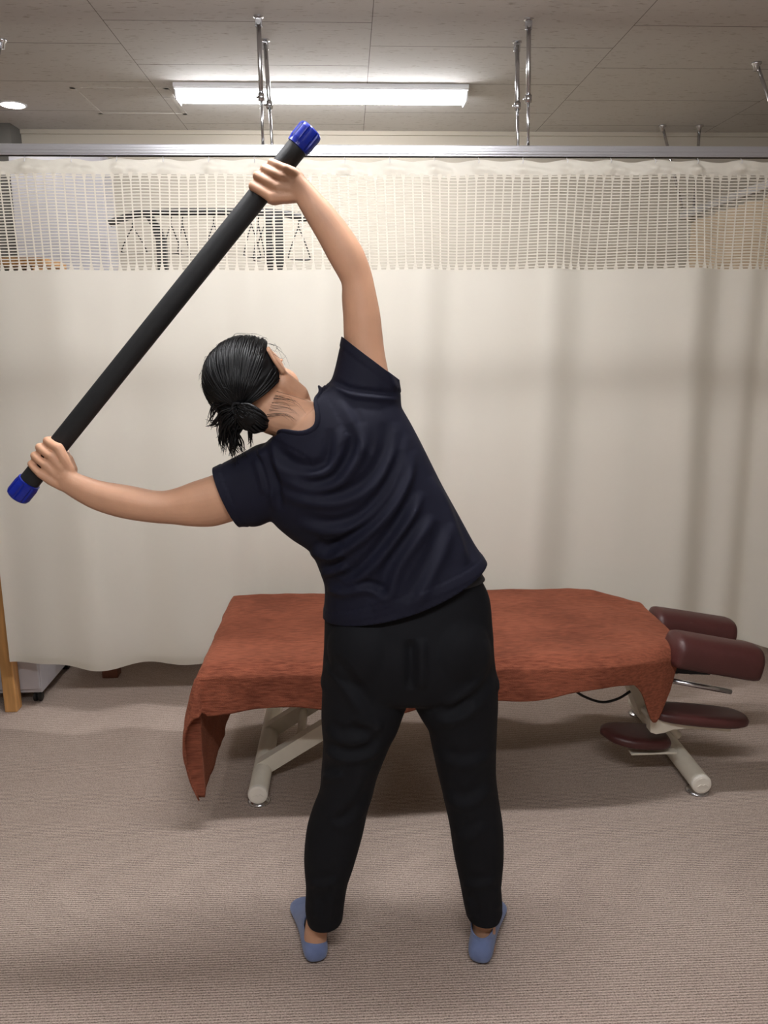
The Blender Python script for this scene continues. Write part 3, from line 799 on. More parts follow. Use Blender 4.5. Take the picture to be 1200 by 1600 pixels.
def towel():
    bm = bmesh.new()
    A = [BX0-.012-.40+.40*i/34 for i in range(34)]+[BX0-.012+(TX-BX0+.012)*i/150 for i in range(151)]
    B0 = [i/60 for i in range(61)]
    hang = lambda a_: .125+.010*math.sin(a_*5)+.012*math.sin(a_*13+1) - .038*max(0,min(1,(a_-.15)/.3))
    NB_ = 26; G = []
    for a_ in A:
        row = [towel_pt(a_, b) for b in B0]
        H = hang(a_)
        if a_ > .86:
            H = hang(a_) + .13*math.exp(-((a_-.945)/.045)**2) - .10*max(0,(a_-1.0)/.04)
        if a_ < BX0: H = .12*(1-min(1,((BX0-a_)/.42))*.35)
        for k_ in range(1, NB_+1): row.append(towel_pt(a_, 1+H*k_/NB_))
        G.append([bm.verts.new(p) for p in row])
    for i in range(len(G)-1):
        for j in range(len(G[0])-1): bm.faces.new((G[i][j],G[i+1][j],G[i+1][j+1],G[i][j+1]))
    # right end turned down over the shoulder of the cushion
    last = G[-1]; prev = last
    for k_ in range(1, 7):
        row = []
        for j, v in enumerate(last):
            t = k_/6
            row.append(bm.verts.new(v.co+Vector((.010*math.sin(t*math.pi/2), 0, -.06*(1-math.cos(t*math.pi/2))))))
        for j in range(len(row)-1): bm.faces.new((prev[j], row[j], row[j+1], prev[j+1]))
        prev = row
    return bm
bm = towel()
folds(bm, [([(985,990),(1005,1010),(1025,1022),(1045,1030)], .010, 8), ([(975,1010),(985,1045),(998,1085),(1006,1110)], .012, 7),
           ([(960,1000),(1000,1018),(1015,1060),(1012,1100)], .010, 8), ([(800,1050),(860,1062),(930,1058)], .004, 8),
           ([(430,1085),(470,1092),(520,1088)], .006, 7), ([(360,1040),(352,1075),(366,1105)], .008, 12), ([(900,930),(945,948),(985,950)], .006, 8),
           ([(820,1075),(880,1068),(950,1075)], .004, 6), ([(330,1050),(340,1080),(320,1120)], .006, 10)])
me = bpy.data.meshes.new('towel'); bmesh.ops.recalc_face_normals(bm, faces=bm.faces); bm.to_mesh(me); bm.free()
tw = link('towel', me, M['towel'], None, True)
tag(tw, 'rust brown towelling cover draped over the treatment bed', 'towel')
sm = tw.modifiers.new('solid', 'SOLIDIFY'); sm.thickness = .005; sm.offset = 1

# ------------------------------------------------------------------ the person
PY = 1.74
person = empty('person', (P(625,1400,1.75).x, 1.75, 0), 'person in navy t-shirt and black trousers, seen from behind, bending left with raised bar', 'person')
BA = P(26, 777, 1.75); BB = P(488, 201, 1.75)       # bar ends
BU = (BB-BA).normalized()
BR = .0218
def bar_axis_y(px, py): return 1.75
def limb(bm, st, n=28, sub=4):
    """st: (Lpx,Lpy,Rpx,Rpy,Y,half_depth)"""
    return pair_loft(bm, [(a,b,c,d,Y,h,h) for a,b,c,d,Y,h in st], sub, n, 2.0)

# --- hands
def finger(bm, mcp, pip, Y0, r=.0084, L=1.0):
    m = P(mcp[0], mcp[1], Y0-.034); p = P(pip[0], pip[1], Y0-.014)
    across = Vector((BU.z, 0, -BU.x))            # towards the wrist side, in the picture plane
    if across.x < 0: across = -across
    dip = p + across*.006*L + Vector((0, .036*L, 0))
    tip = dip + across*.022*L + Vector((0, .010, 0))
    mid = (m+p)/2 + Vector((0,-.003,0))
    chain(bm, [m, mid, p, (p+dip)/2 - across*.0025, dip, tip], [r*1.12, r*1.02, r*1.06, r*.93, r*.9, r*.74], 14)
    return m
def hand(bm, wrist, mcps, pips, thumb, Y0, rads, wy):
    """wrist: (edge pixel A, edge pixel B); mcps/pips ordered index..little"""
    ms = []
    for (m, p, r, L) in zip(mcps, pips, rads, (1,1.08,1.02,.9)): ms.append(finger(bm, m, p, Y0, r, L))
    k = len(mcps)
    for i, m in enumerate(ms):
        t = (i+.6)/(k+.2)
        wx = wrist[0][0]*(1-t)+wrist[1][0]*t; wz = wrist[0][1]*(1-t)+wrist[1][1]*t
        wp = P(wx, wz, wy)
        q = m+(wp-m)*.5
        chain(bm, [m+Vector((0,.001,0)), q+Vector((0,-.001,0)), wp], [rads[i]*1.22, .0118, .0108], 14)
        # palm flesh on the wrist side of the bar
        chain(bm, [m+(wp-m)*.55+Vector((0,.016,0)), wp+Vector((0,.010,0))], [.0120, .0115], 14)
    for a_, b_ in zip(ms, ms[1:]):           # webbing between the knuckles
        c = (a_+b_)/2; w_c = P((wrist[0][0]+wrist[1][0])/2, (wrist[0][1]+wrist[1][1])/2, wy); chain(bm, [c+(w_c-c)*.12+Vector((0,.0022,0)), c+(w_c-c)*.55+Vector((0,.0005,0)), c+(w_c-c)*.9], [.0098, .0122, .0118], 12)
    # thumb
    tp = [P(x, y, Y0+dy) for x, y, dy in thumb]
    chain(bm, tp, [.0145, .0118, .0098, .0086][:len(tp)], 14)
body = bmesh.new()
# left hand (lower), index nearest the middle of the bar
hand(body, ((113,730),(95,765)), [(91,700),(81,713),(71,726),(63,740)], [(74,689),(62,699),(54,712),(49,725)],
     [(102,738,.0),(104,716,.012),(97,701,.036),(84,694,.042)], 1.75, [.0092,.0092,.0088,.0080], 1.722)
# right hand (raised)
hand(body, ((461,313),(468,270)), [(424,308),(434,293),(441,277),(447,264)], [(396,291),(402,275),(413,264),(424,254)],
     [(449,306,.0),(428,312,.018),(408,306,.038),(396,296,.042)], 1.75, [.0100,.0096,.0090,.0082], 1.722)
# --- arms
limb(body, [(80,747,96,715,1.724,.011),(88,758,106,725,1.723,.0145),(95,766,113,731,1.722,.0165),(103,771,119,738,1.722,.0175),(122,783,134,744,1.723,.021),(150,797,160,752,1.725,.026),(190,809,203,759,1.727,.031),
            (235,816,245,767,1.730,.033),(272,819,270,764,1.733,.034),(300,822,300,753,1.735,.040),(335,822,335,741,1.738,.044),(372,812,372,722,1.74,.046),(410,806,405,718,1.74,.046),(455,790,445,705,1.74,.05)])
limb(body, [(436,305,448,274,1.724,.011),(449,311,459,270,1.723,.0145),(461,315,468,268,1.722,.0165),(466,322,478,278,1.722,.0175),(475,338,494,295,1.723,.021),(496,374,523,326,1.725,.026),(513,406,547,357,1.727,.030),
            (528,432,567,389,1.730,.032),(534,446,580,424,1.733,.032),(534,466,587,455,1.735,.035),(536,495,594,490,1.738,.040),(537,525,598,525,1.74,.043),(540,560,602,556,1.74,.045),(540,610,612,605,1.74,.05)])
# --- torso (inside the clothes), hips, legs to the ankles
pair_loft(body, [(462,664,490,638,PY,.035,.04),(441,682,506,622,PY,.056,.058),(424,712,548,618,PY,.066,.07),(440,765,590,640,PY,.075,.085),(470,820,625,690,PY,.08,.095),(505,880,690,790,PY,.078,.09),
                 (520,930,735,890,PY,.075,.08),(520,980,750,965,PY,.09,.08),(520,1040,758,1040,PY,.09,.075),(560,1075,720,1075,PY,.07,.06)], 4, 32, 2.2)
for st in ([(520,1050,625,1050,PY,.075),(518,1120,605,1120,PY,.07),(510,1200,580,1200,1.735,.058),(495,1290,555,1290,1.725,.048),(490,1340,540,1340,1.715,.046),(486,1400,525,1400,1.708,.034),(478,1440,514,1440,1.706,.026),(475,1462,511,1462,1.708,.026),(474,1480,510,1480,1.710,.028)],
           [(650,1050,760,1050,PY,.075),(665,1120,760,1120,PY,.07),(690,1200,762,1200,1.735,.058),(712,1290,770,1290,1.725,.048),(722,1340,772,1340,1.715,.046),(734,1400,770,1400,1.708,.034),(738,1440,774,1440,1.706,.026),(739,1462,774,1462,1.708,.026),(740,1480,774,1480,1.710,.028)]):
    limb(body, st)
# --- head
HC = P(396, 599, 1.745)
HU = Vector((-.62, .06, .78)).normalized()
HF = Vector((.47, .87, .08)); HF = (HF-HU*HF.dot(HU)).normalized()
HR = HF.cross(HU).normalized()
HM = Matrix((HR, HF, HU)).transposed()
def H(r, f, u): return HC + HR*r + HF*f + HU*u
def hsph(bm, r, f, u, sr, sf, su, seg=24): return add_sphere(bm, H(r,f,u), 1, seg, HM, (sr, sf, su))
hsph(body, 0,.000,.012, .073,.090,.083, 32)
hsph(body, 0,.030,-.040, .064,.058,.074)
hsph(body, 0,.058,-.085, .034,.030,.030)
for s in (-1,1):
    chain(body, [H(s*.054,.006,-.040), H(s*.054,.026,-.078), H(s*.022,.072,-.100)], [.024,.022,.018])
    hsph(body, s*.034,.046,-.040, .030,.030,.034)
    hsph(body, s*.020,.090,.006, .022,.008,.007)
# nose
chain(body, [H(0,.086,-.002), H(0,.100,-.034)], [.007,.0105]); 
for s in (-1,1): hsph(body, s*.010,.094,-.037, .007,.008,.006)
hsph(body, 0,.088,-.060, .020,.010,.006); hsph(body, 0,.086,-.069, .017,.010,.006)
# ears
for s in (-1,1):
    pts = [H(s*.072,.006,-.030), H(s*.080,-.008,-.022), H(s*.087,-.017,.002), H(s*.089,-.014,.024), H(s*.083,.000,.032), H(s*.077,.010,.022)]
    chain(body, pts, [.006,.0062,.0052,.005,.0048,.004], 12)
    chain(body, [H(s*.076,-.002,-.022), H(s*.081,-.008,.004), H(s*.079,-.002,.020)], [.007,.007,.006], 12)
# neck up into the skull
chain(body, [P(478,662,PY-.005), H(0,-.012,-.075), H(0,-.004,-.02)], [.050,.048,.055], 24)
fb = fuse(body, .0024, 4, .5)
body_o = from_bm('body', fb, M['skin'], person, True)
for s in (-1,1):
    bm = bmesh.new(); add_sphere(bm, H(s*.031,.0695,-.006), .012, 16); e = from_bm('eye', bm, M['eye'], person, True)
    bm = bmesh.new(); add_sphere(bm, H(s*.031,.0775,-.006), .0048, 12); from_bm('iris', bm, M['iris'], e, True)
bm = bmesh.new(); hsph(bm, 0,.0935,-.060, .018,.0065,.0045, 16); hsph(bm, 0,.0925,-.068, .015,.0065,.005, 16); from_bm('lips', bm, M['lip'], person, True)

# --- hair
rnd = random.Random(4)
hair = bmesh.new()
def hairline_ok(r, f, u):
    # keep hair off the face and below the nape
    if f > .045 and u < .045: return False
    if f > .015 and u < .005 : return False
    return True
TIE = (-.004, -.096, -.028)
def hsurf(az, el, k=1.0):
    """point on the hair shell: az 0 = back, el from -90..90"""
    ca_, sa_ = math.cos(az), math.sin(az); ce, se = math.cos(el), math.sin(el)
    return Vector((-.006+sa_*ce*.089*k, -ca_*ce*.102*k, .014+se*.092*k))
# shell
NA, NE = 72, 40
rows = []
for j in range(NE+1):
    row = []
    for i in range(NA):
        az = 2*math.pi*i/NA
        aa = abs(((az+math.pi) % (2*math.pi))-math.pi)           # 0 back .. pi front
        # lowest elevation of the hair at this azimuth
        lo = -.62 if aa < 1.36 else (-.62+(aa-1.36)/.20*.90 if aa < 1.56 else .28+(min(aa,2.3)-1.52)*.25)
        lo = min(lo, .5)
        el = lo+(math.pi/2-lo)*(j/NE)
        p = hsurf(az, el, 1.0 if j else .93)
        t = (p-Vector(TIE)).length
        g = .0016*math.sin(30*math.atan2(p.z-TIE[2], p.x-TIE[0])+2*noise.noise(p*40))+.0014*noise.noise(p*90)
        p = p*(1+g/.09)
        row.append(hair.verts.new(H(*p)))
    rows.append(row)
for j in range(NE):
    for i in range(NA):
        k = (i+1) % NA
        hair.faces.new((rows[j][i], rows[j][k], rows[j+1][k], rows[j+1][i]))
hair.faces.new(rows[0])
# locks swept from the hairline back to the tie
tv = Vector(TIE)
def lock(pts, r0, n=6, sub=5, flat=None):
    rad = [r0*.45]+[r0]*(len(pts)-2)+[r0*.6]
    add_tube(hair, pts, rad, n, sub)
for i in range(420):
    az = rnd.uniform(-2.5, 2.5); aa = abs(az)
    lo = -.55 if aa < 1.36 else (-.55+(aa-1.36)/.20*.86 if aa < 1.56 else .31+(min(aa,2.3)-1.52)*.22)
    el = rnd.uniform(lo, 1.45) if rnd.random() < .75 else lo+rnd.uniform(0,.1)
    a0 = hsurf(az, el, 1.005); pts = []
    for k in range(6):
        t = k/5
        q = a0.lerp(tv, t)
        q = Vector(((q.x+.006)/.089, q.y/.102, (q.z-.014)/.092)).normalized()*(1.004+.006*rnd.random())
        q = Vector((-.006+q.x*.089, q.y*.102, .014+q.z*.092))
        pts.append(H(*q))
    pts.append(H(*(tv+Vector((0,-.004,0)))))
    lock(pts, rnd.uniform(.0012,.0028), 5)
# tied knot: looped ends of the ponytail
KN = H(.006,-.104,-.056)
for i in range(110):
    a0 = 2*math.pi*i/110; rr = rnd.uniform(.008,.030)
    c0 = H(TIE[0]+.004*math.cos(a0), TIE[1]-.004, TIE[2]+.004*math.sin(a0))
    side = HR*math.cos(a0)*rr*1.0+HU*math.sin(a0)*rr*.75
    pts = [c0, KN+side*.9+HF*(-.012+rr*.3)+HU*.012, KN+side*1.05+HF*.006-HU*.010, KN+side*.6+HF*.022-HU*.022, KN+HF*.02-HU*.012]
    lock(pts, rnd.uniform(.0018,.0034), 5)
add_sphere(hair, KN+HF*.010, .022, 16)
# loose tail falling down to the left; ends traced one by one
TAILS = [((395,640),(372,668),(362,690),(366,716),26,9),((385,636),(356,662),(349,685),(352,704),18,8),((380,632),(350,645),(336,662),(328,664),16,7),
         ((375,625),(348,632),(335,640),(326,662),12,6),((400,648),(392,665),(390,682),(393,696),10,5),((384,640),(362,660),(372,690),(377,708),16,8),((380,630),(352,650),(345,672),(344,694),14,6)]
for a_, b_, c_, d_, cnt, spd in TAILS:
    for i in range(cnt):
        j = lambda s: (rnd.gauss(0,s))
        y0 = 1.665
        e = rnd.uniform(.8,1.03)
        pts = [P(a_[0]+j(3),a_[1]+j(3),y0+.0+j(.004)), P(b_[0]+j(spd*.55),b_[1]+j(3),y0+.004+j(.007)), P(c_[0]+j(spd*.5),c_[1]+j(4),y0+.018+j(.008))]
        end = P(d_[0]+j(spd*.55),d_[1]+j(6),y0+.030+j(.008)); pts.append(pts[-1].lerp(end, e))
        add_tube(hair, pts, [.0016,.0019,.0014,.0003], 4, 5)
# fine strays around the outline, and at the nape
for i in range(46):
    az = rnd.uniform(-2.4,2.4); el = rnd.uniform(0,1.4)
    a0 = hsurf(az, el, 1.0); b0 = hsurf(az+rnd.uniform(.1,.35), el-rnd.uniform(0,.3), 1.0+rnd.uniform(.03,.09)); c0 = hsurf(az+rnd.uniform(.3,.6), el-rnd.uniform(.1,.5), 1.0+rnd.uniform(.02,.10))
    add_tube(hair, [H(*a0),H(*b0),H(*c0)], [.0004,.0003,.00015], 4, 4)
for i in range(18):
    s = rnd.random(); e_ = rnd.uniform(.5,1.0)
    a0 = P(414+20*s, 655-48*s, 1.676); b0 = P(425+20*s+(18+8*s)*e_, 655-48*s+(-2+14*s)*e_+rnd.uniform(-4,3), 1.680); c0 = P(425+20*s+(34+12*s)*e_, 655-48*s+(6+22*s)*e_+rnd.uniform(-8,6), 1.682)
    add_tube(hair, [a0,b0,c0], [.0004,.00025,.0001], 4, 4)
hair_o = from_bm('hair', hair, M['hair'], person, True); hair_o['label'] = 'black hair swept back into a low tied tail'
bm = bmesh.new()
tc0 = H(*(tv+Vector((0,-.006,0)))); ring = [tc0+HR*(.013*math.cos(2*math.pi*k/12))+HU*(.013*math.sin(2*math.pi*k/12)) for k in range(13)]
add_tube(bm, ring, .003, 6, 2); from_bm('hair_tie', bm, M['tie'], person, True)

# --- t-shirt
def cut(bm, co, no, near=None, rad=None, box=None):
    """remove what lies beyond a plane, only within rad of near"""
    geom = bm.verts[:]+bm.edges[:]+bm.faces[:]
    if near is not None:
        fs = [f for f in bm.faces if (f.calc_center_median()-near).length < rad]
        if box: fs = [f for f in fs if box[0] < proj(f.calc_center_median())[0] < box[1]]
        es = list({e for f in fs for e in f.edges}); vs = list({v for f in fs for v in f.verts})
        geom = vs+es+fs
    bmesh.ops.bisect_plane(bm, geom=geom, dist=1e-5, plane_co=co, plane_no=no, clear_outer=True)
shirt = bmesh.new()
pair_loft(shirt, [(415,650,480,590,PY,.06,.06),(437,684,506,610,PY,.075,.07),(418,690,522,598,PY,.080,.08),(402,712,560,604,PY,.088,.095),(405,765,612,618,PY,.100,.115),
                  (423,810,633,646,PY,.104,.125),(452,838,656,688,PY,.106,.125),(484,860,688,752,PY,.108,.12),(499,890,718,806,PY,.112,.12),(507,918,742,850,PY,.118,.12),(505,960,759,876,PY,.128,.12),(506,1000,775,910,PY,.130,.12)], 5, 56, 2.2)
pair_loft(shirt, [(500,690,520,780,PY,.06,.06),(440,690,455,800,PY,.072,.075),(405,694,425,813,PY,.068,.07),(378,708,402,822,PY,.064,.066),(333,731,376,822,PY,.058,.058),(300,746,345,832,PY,.055,.055)], 5, 40, 2.1)
pair_loft(shirt, [(500,720,620,700,PY,.06,.06),(500,660,630,660,PY,.074,.08),(504,608,627,632,PY,.066,.07),(519,590,626,610,PY,.060,.062),(534,526,624,592,PY,.054,.055),(542,485,622,552,PY,.052,.052)], 5, 40, 2.1)
sh = fuse(shirt, .0040, 5, .5)
# creases
Sx = lambda pts: [(400+.3167*x, 640+.3167*y) for x, y in pts]
FL = [
 (Sx([(35,170),(110,270),(230,330),(350,310),(405,230),(415,90)]), .0075, 9),
 (Sx([(60,250),(150,350),(280,400),(400,370),(480,280),(530,170),(520,60)]), .0075, 9),
 (Sx([(80,370),(200,440),(380,465),(520,420),(620,330),(680,200),(690,60)]), .0060, 9),
 (Sx([(190,560),(360,600),(520,560),(640,450),(715,300),(745,120)]), .0068, 8),
 (Sx([(325,770),(430,705),(570,600),(680,480),(750,340),(770,200)]), .0080, 8),
 (Sx([(350,885),(480,850),(590,760),(690,640),(770,520),(820,400)]), .0078, 8),
 (Sx([(350,880),(440,900),(540,880),(640,915)]), .0060, 6),
 (Sx([(560,960),(650,900),(700,780),(800,640),(880,520)]), .0060, 9),
 (Sx([(760,960),(840,840),(920,700),(960,560)]), .0042, 9),
 (Sx([(860,330),(940,480),(1000,650),(1040,760)]), .0040, 8),
 (Sx([(270,690),(350,720),(440,690)]), .0070, 8),
 (Sx([(320,800),(380,800),(460,770)]), .0060, 7),
 ([(516,600),(535,612),(556,618),(590,622),(622,624)], .0050, 5),
 ([(530,625),(548,655),(562,690),(566,712)], .0026, 7),
 ([(600,560),(606,585),(618,612)], .0030, 7),
 ([(402,694),(414,724),(424,760),(428,800)], .0060, 6),
 ([(398,716),(408,745),(414,775)], .0040, 6),
]
folds(sh, [(p, a*1.5, w_) for p, a, w_ in FL])
# neck, sleeve and bottom openings
nk = (P(437,684,PY)+P(506,610,PY))/2; nd = Vector((-.73, 0, .68))
nn = (nd + Vector((0,-.50,0))).normalized()
NC = P(471,647,PY+.005); NW = Vector((.70, 0, .71)).normalized(); ND = Vector((-.71, 0, .70)).normalized()
def neck_g(p):
    q = p-NC; w_, y_ = q.dot(NW), q.y
    return (abs(w_/.069)**2.5+abs(y_/(.0965 if y_ < 0 else .105))**2.5)**.4-1
rm = [f for f in sh.faces if (lambda c_: neck_g(c_) < 0 and (c_-NC).dot(ND) > -.10 and (c_-NC).length < .19)(f.calc_center_median())]
bmesh.ops.delete(sh, geom=rm, context='FACES')
for v in sh.verts:
    if v.is_boundary and abs(neck_g(v.co)) < .12:
        q = v.co-NC; ax = ND*q.dot(ND)
        v.co = NC+ax+(q-ax)/(1+neck_g(v.co))
for _ in range(8):
    mv = {}
    for v in sh.verts:
        if v.is_boundary and abs(neck_g(v.co)) < .12:
            ns_ = [e.other_vert(v).co for e in v.link_edges if e.is_boundary]
            if len(ns_) == 2: mv[v] = v.co*.5+(ns_[0]+ns_[1])*.25
    for v, c_ in mv.items(): v.co = c_
def hem_cut(a, b, inside, tilt=0):
    A, B = P(a[0],a[1],PY), P(b[0],b[1],PY); d = (B-A).normalized(); no = Vector((-d.z,0,d.x))
    c = (A+B)/2
    if (P(inside[0],inside[1],PY)-c).dot(no) > 0: no = -no
    no = (no+Vector((0,tilt,0))).normalized()
    return c, no
c, no = hem_cut((333,731),(376,822),(450,740)); cut(sh, c, no, c, .15); hemsL = (c,no)
c2, no2 = hem_cut((534,526),(624,594),(540,700)); cut(sh, c2, no2, c2-Vector((0,0,-.03)), .12)
c3, no3 = hem_cut((505,962),(759,877),(600,700)); cut(sh, c3, no3)
# the bottom hem bows down across the back, stitched seams as fine grooves
sh.normal_update()
ns = P(503,962,PY); ne = P(760,876,PY); hd = (ne-ns); hl = hd.length; hd.normalize()
for v in sh.verts:
    t = (v.co-ns).dot(hd)/hl; dist = -(v.co-c3).dot(no3)
    if dist < .14 and -.1 < t < 1.1:
        k = (1-dist/.14)**2
        v.co += no3*(k*.020*math.sin(math.pi*max(0,min(1,t)))**1.0) + Vector((0,-1,0))*0
    for cc, nn_, w_ in ((hemsL[0],hemsL[1],.018),(c2,no2,.018),(c3,no3,.020)):
        dd = -(v.co-cc).dot(nn_)
        if (v.co-cc).length < .22 and -1e-3 <= dd < .03:
            v.co += v.normal*(.0011 if dd < w_ else -.0009*max(0,1-(dd-w_)/.006))
    dn = neck_g(v.co)*.08
    if (v.co-NC).length < .15 and (v.co-NC).dot(ND) > -.1 and -1e-3 <= dn < .03: v.co += v.normal*(.0014 if dn < .014 else -.0010*max(0,1-(dn-.014)/.005))
nb_ = [v for v in sh.verts if v.is_boundary and (v.co-NC).length < .15 and abs(neck_g(v.co)) < .25 and (v.co-NC).dot(ND) > -.11]
loop = []
if nb_:
    cur_v = nb_[0]; seen = set(); S_ = set(nb_)
    while cur_v is not None:
        loop.append(cur_v.co.copy()); seen.add(cur_v)
        nx2 = [e.other_vert(cur_v) for e in cur_v.link_edges if e.is_boundary and e.other_vert(cur_v) in S_ and e.other_vert(cur_v) not in seen]
        cur_v = nx2[0] if nx2 else None
me = bpy.data.meshes.new('t_shirt'); sh.to_mesh(me); sh.free()
so = link('t_shirt', me, M['shirt'], person, True); so['label'] = 'navy short-sleeved t-shirt'
sm = so.modifiers.new('solid', 'SOLIDIFY'); sm.thickness = .0022; sm.offset = -1
if len(loop) > 20:
    print('COLLAR', len(loop), (loop[0]-loop[-1]).length)
    n_l = len(loop); sm_l = [sum((loop[(i+k) % n_l] for k in range(-3,4)), Vector())/7 for i in range(0, n_l, 3)]
    bm = bmesh.new(); rings = []
    n_r = len(sm_l)
    for i, c in enumerate(sm_l):
        d = (sm_l[(i+1) % n_r]-sm_l[i-1]).normalized(); outw = c-NC; outw = (outw-ND*outw.dot(ND)).normalized()
        ax = outw.cross(d).normalized(); outw = d.cross(ax).normalized()
        if ax.dot(ND) < 0: ax = -ax
        if outw.dot(c-NC) < 0: outw = -outw
        rings.append([c+outw*(.0024*math.cos(2*math.pi*k/10))+ax*(.006*math.sin(2*math.pi*k/10)+.001) for k in range(10)])
    V_ = [[bm.verts.new(p) for p in r] for r in rings]
    for i in range(n_r):
        for k in range(10): bm.faces.new((V_[i][k], V_[i][(k+1)%10], V_[(i+1)%n_r][(k+1)%10], V_[(i+1)%n_r][k]))
    from_bm('collar', bm, M['shirt'], so, True)

# --- trousers
tr_ = bmesh.new()
pair_loft(tr_, [(522,890,735,872,PY,.088,.09),(514,915,752,905,PY,.094,.095),(508,940,764,932,PY,.104,.098),(507,975,768,972,PY,.116,.100),(506,1010,771,1010,PY,.124,.098),(504,1045,775,1045,PY,.118,.095),(505,1075,776,1075,PY,.098,.085),(560,1090,722,1090,PY,.05,.05)], 5, 56, 2.35)
for s in (0,1):
    cx_ = 575 if s == 0 else 702
    c = P(cx_, 1010, PY-.045); add_sphere(tr_, c, 1, 28, None, (.092,.080,.105))
LL = [(508,1000,632,1000,PY,.09,.085),(504,1050,640,1050,PY,.105,.09),(503,1090,638,1088,PY,.104,.09),(502,1115,629,1115,PY,.100,.088),(503,1137,621,1137,PY,.096,.085),(505,1163,609,1160,1.737,.090,.080),(502,1204,592,1204,1.734,.080,.075),(499,1236,583,1238,1.731,.074,.07),
      (488,1265,575,1262,1.728,.070,.065),(479,1296,567,1300,1.724,.069,.062),(475,1341,554,1346,1.718,.067,.058),(478,1385,543,1380,1.712,.060,.054),(477,1420,537,1420,1.708,.055,.05),(482,1446,534,1450,1.705,.050,.048),(484,1475,532,1480,1.704,.048,.046)]
RL = [(650,1000,769,1000,PY,.09,.085),(640,1050,775,1050,PY,.105,.09),(642,1088,777,1090,PY,.104,.09),(653,1112,776,1115,PY,.100,.088),(668,1137,775,1137,PY,.096,.085),(674,1163,774,1163,1.737,.090,.080),(683,1204,774,1204,1.734,.080,.075),(692,1242,778,1242,1.731,.074,.07),
      (702,1288,785,1288,1.725,.070,.063),(709,1334,786,1334,1.720,.067,.06),(717,1372,783,1372,1.714,.062,.055),(722,1398,782,1394,1.710,.057,.052),(727,1422,785,1416,1.708,.054,.05),(732,1440,778,1436,1.705,.050,.048),(736,1470,768,1470,1.704,.046,.045)]
pair_loft(tr_, LL, 5, 44, 2.15); pair_loft(tr_, RL, 5, 44, 2.15)
tb = fuse(tr_, .0042, 6, .5)
C5 = lambda pts: [(440+.3167*x, 1100+.3167*y) for x, y in pts]
C4 = lambda pts: [(480+.2833*x, 840+.2833*y) for x, y in pts]
FT = [
 (C4([(570,560),(575,700),(568,840)]), -.009, 9),
 (C4([(100,690),(170,780),(260,900),(330,1000)]), .0055, 9),
 (C4([(420,1060),(330,1030),(250,980)]), .0045, 9),
 (C4([(990,560),(985,680),(930,800),(820,890),(740,920)]), .0055, 9),
 (C4([(700,1010),(800,1010),(900,960),(940,900)]), .0055, 9),
 (C5([(210,210),(260,255),(340,275),(440,250),(500,190)]), .0055, 7),
 (C5([(210,120),(280,170),(380,180),(480,140)]), .0045, 8),
 (C5([(200,350),(250,365),(310,345)]), .0045, 7),
 (C5([(220,590),(300,600),(360,560),(390,490)]), .0040, 8),
 (C5([(420,300),(370,420),(290,520),(200,570)]), .0035, 10),
 (C5([(760,250),(860,300),(960,290),(1040,240)]), .0035, 9),
 (C5([(800,440),(880,500),(960,480),(1050,400)]), .0045, 9),
 (C5([(850,650),(930,660),(1020,600)]), .0030, 9),
 (C5([(130,880),(200,900),(290,870)]), .0030, 7),(C5([(890,880),(960,900),(1060,880)]), .0030, 7),
 (C5([(900,960),(930,1000),(925,1050)]), .0030, 6),(C5([(1060,900),(1075,960),(1060,1020)]), .0030, 6),
 (C5([(150,960),(170,1010),(165,1060)]), .0025, 6),(C5([(240,950),(245,1010),(240,1070)]), .0025, 6),
]
folds(tb, [(p, a*1.35, w_) for p, a, w_ in FT])
cut(tb, P(509,1434,1.705), Vector((.03,0,-1)).normalized(), P(509,1455,1.705), .13)
cut(tb, P(752,1428,1.705), Vector((-.03,0,-1)).normalized(), P(752,1450,1.705), .13)
me = bpy.data.meshes.new('trousers'); tb.to_mesh(me); tb.free()
to = link('trousers', me, M['trouser'], person, True); to['label'] = 'loose black tapered trousers'
sm = to.modifiers.new('solid', 'SOLIDIFY'); sm.thickness = .002; sm.offset = -1
# waistband visible below the lifted hem
bm = bmesh.new()
wr = [(519,897,740,878),(515,917,756,905)]
rings = []
for i in range(5):
    t = i/4; row = []
    a_ = P(519-5*t, 890+24*t, PY); b_ = P(738+18*t, 877+27*t, PY); c = (a_+b_)/2; h = (b_-a_)/2
    for k in range(56):
        an = 2*math.pi*k/56
        row.append(c+h*1.003*math.cos(an)+Vector((0,math.sin(an)*(.093+.008*t+.001*math.sin(k*2.7)),0)))
    rings.append(row)
ring_loft(bm, rings, cap=False)
wb = from_bm('waistband', bm, mat('waistband', srgb(40,41,46), .8), to, True)
sm = wb.modifiers.new('solid', 'SOLIDIFY'); sm.thickness = .002; sm.offset = 1

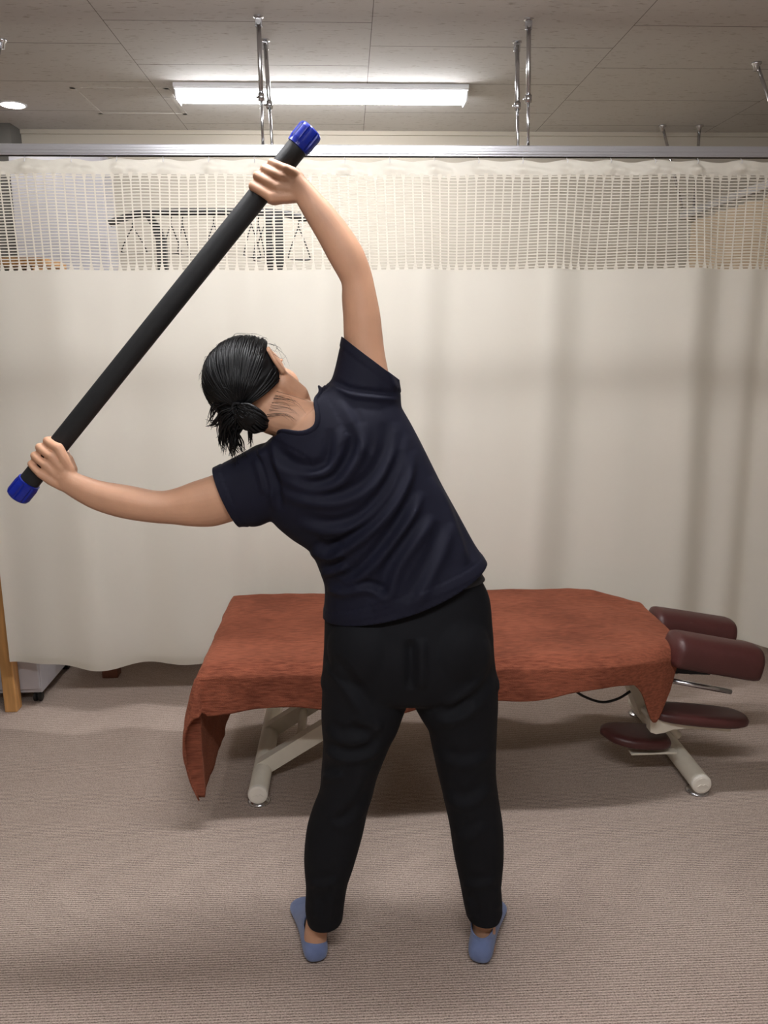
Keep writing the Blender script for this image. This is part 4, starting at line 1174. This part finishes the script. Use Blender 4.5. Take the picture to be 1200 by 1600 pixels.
# --- feet in socks
def sock(hpx, hpy, out, side):
    heel = PZ(hpx, hpy, .0)                      # rear of the heel on the carpet
    dirv = Vector((side*out, 1, 0)).normalized(); lat = Vector((dirv.y, -dirv.x, 0))
    bm = bmesh.new(); rings = []
    L = .232
    # (t, half width, height, bottom z, lateral shift)
    prof = [(0,.012,.032,.016,0),(.006,.024,.048,.006,0),(.02,.030,.062,.001,0),(.045,.032,.075,0,0),(.075,.032,.080,0,0),(.105,.034,.072,0,.001),(.14,.039,.056,0,.003),(.17,.043,.043,0,.003),(.195,.043,.034,0,.001),(.215,.036,.027,0,-.002),(.228,.022,.020,.003,-.005),(.233,.008,.012,.006,-.006)]
    S = catmull([list(p) for p in prof], 4)
    for t, wv, hh, zb, ls in S:
        c = heel+dirv*t+lat*(-side*ls); ring = []
        for k in range(28):
            a_ = 2*math.pi*k/28; ca_, sa_ = math.cos(a_), math.sin(a_)
            x = math.copysign(abs(ca_)**.8, ca_)
            z = zb+(hh-zb)*(.5+.5*math.copysign(abs(sa_)**(.7 if sa_<0 else 1.0), sa_))
            wtop = 1-.22*max(0, sa_)
            ring.append(Vector((c.x, c.y, z))+lat*(x*wv*wtop))
        rings.append(ring)
    ring_loft(bm, rings)
    # ankle cuff
    ank = heel+dirv*.050+Vector((-side*.002,0,0))
    rings = []
    for z, rx, ry in ((.03,.027,.032),(.055,.0275,.032),(.075,.0275,.032),(.088,.0275,.032),(.110,.028,.032)):
        rings.append([Vector((ank.x,ank.y,z))+lat*(rx*math.cos(2*math.pi*k/28))+dirv*(ry*math.sin(2*math.pi*k/28)) for k in range(28)])
    ring_loft(bm, rings)
    b = fuse(bm, .0030, 5, .5)
    # low cuff, dipping at the back
    cut(b, Vector((ank.x,ank.y,.078)), Vector((0,-.38,1)).normalized())
    me = bpy.data.meshes.new('sock'); b.to_mesh(me); b.free()
    o = link('sock', me, M['sock'], person, True); o['label'] = 'slate blue ankle sock'
    sm = o.modifiers.new('solid', 'SOLIDIFY'); sm.thickness = .002; sm.offset = -1
    return ank
sock(496, 1509, .20, -1); sock(748, 1511, .34, 1)

# ------------------------------------------------------------------ exercise bar
bar = empty('exercise_bar', tuple((BA+BB)/2), 'black foam-covered exercise bar with ribbed blue end caps, held in both hands', 'exercise bar')
bm = bmesh.new(); L_ = (BB-BA).length
add_lathe(bm, BA, BB, [(.030,.0214),(.034,BR),(L_*.5,BR),(L_-.034,BR),(L_-.030,.0214)], 40); from_bm('foam_shaft', bm, M['foam'], bar, True)
for a_, b_, t in ((BA,BB,'lower'),(BB,BA,'upper')):
    bm = bmesh.new(); d = (b_-a_).normalized(); u, v = frame_from(d); rings = []
    for s, r, rib in ((0,.014,0),(.0005,.021,0),(.003,.0245,.4),(.008,.0262,1),(.034,.0262,1),(.040,.0252,.6),(.044,.0248,.0),(.0465,.0248,0),(.0475,.0222,0)):
        ring = []
        for k in range(96):
            an = 2*math.pi*k/96; g = math.cos(an*8)
            rr = r-rib*.0026*max(0, (g-.55)/.45)
            ring.append(a_+d*s+u*(rr*math.cos(an))+v*(rr*math.sin(an)))
        rings.append(ring)
    ring_loft(bm, rings); from_bm('end_cap', bm, M['blue'], bar, False)
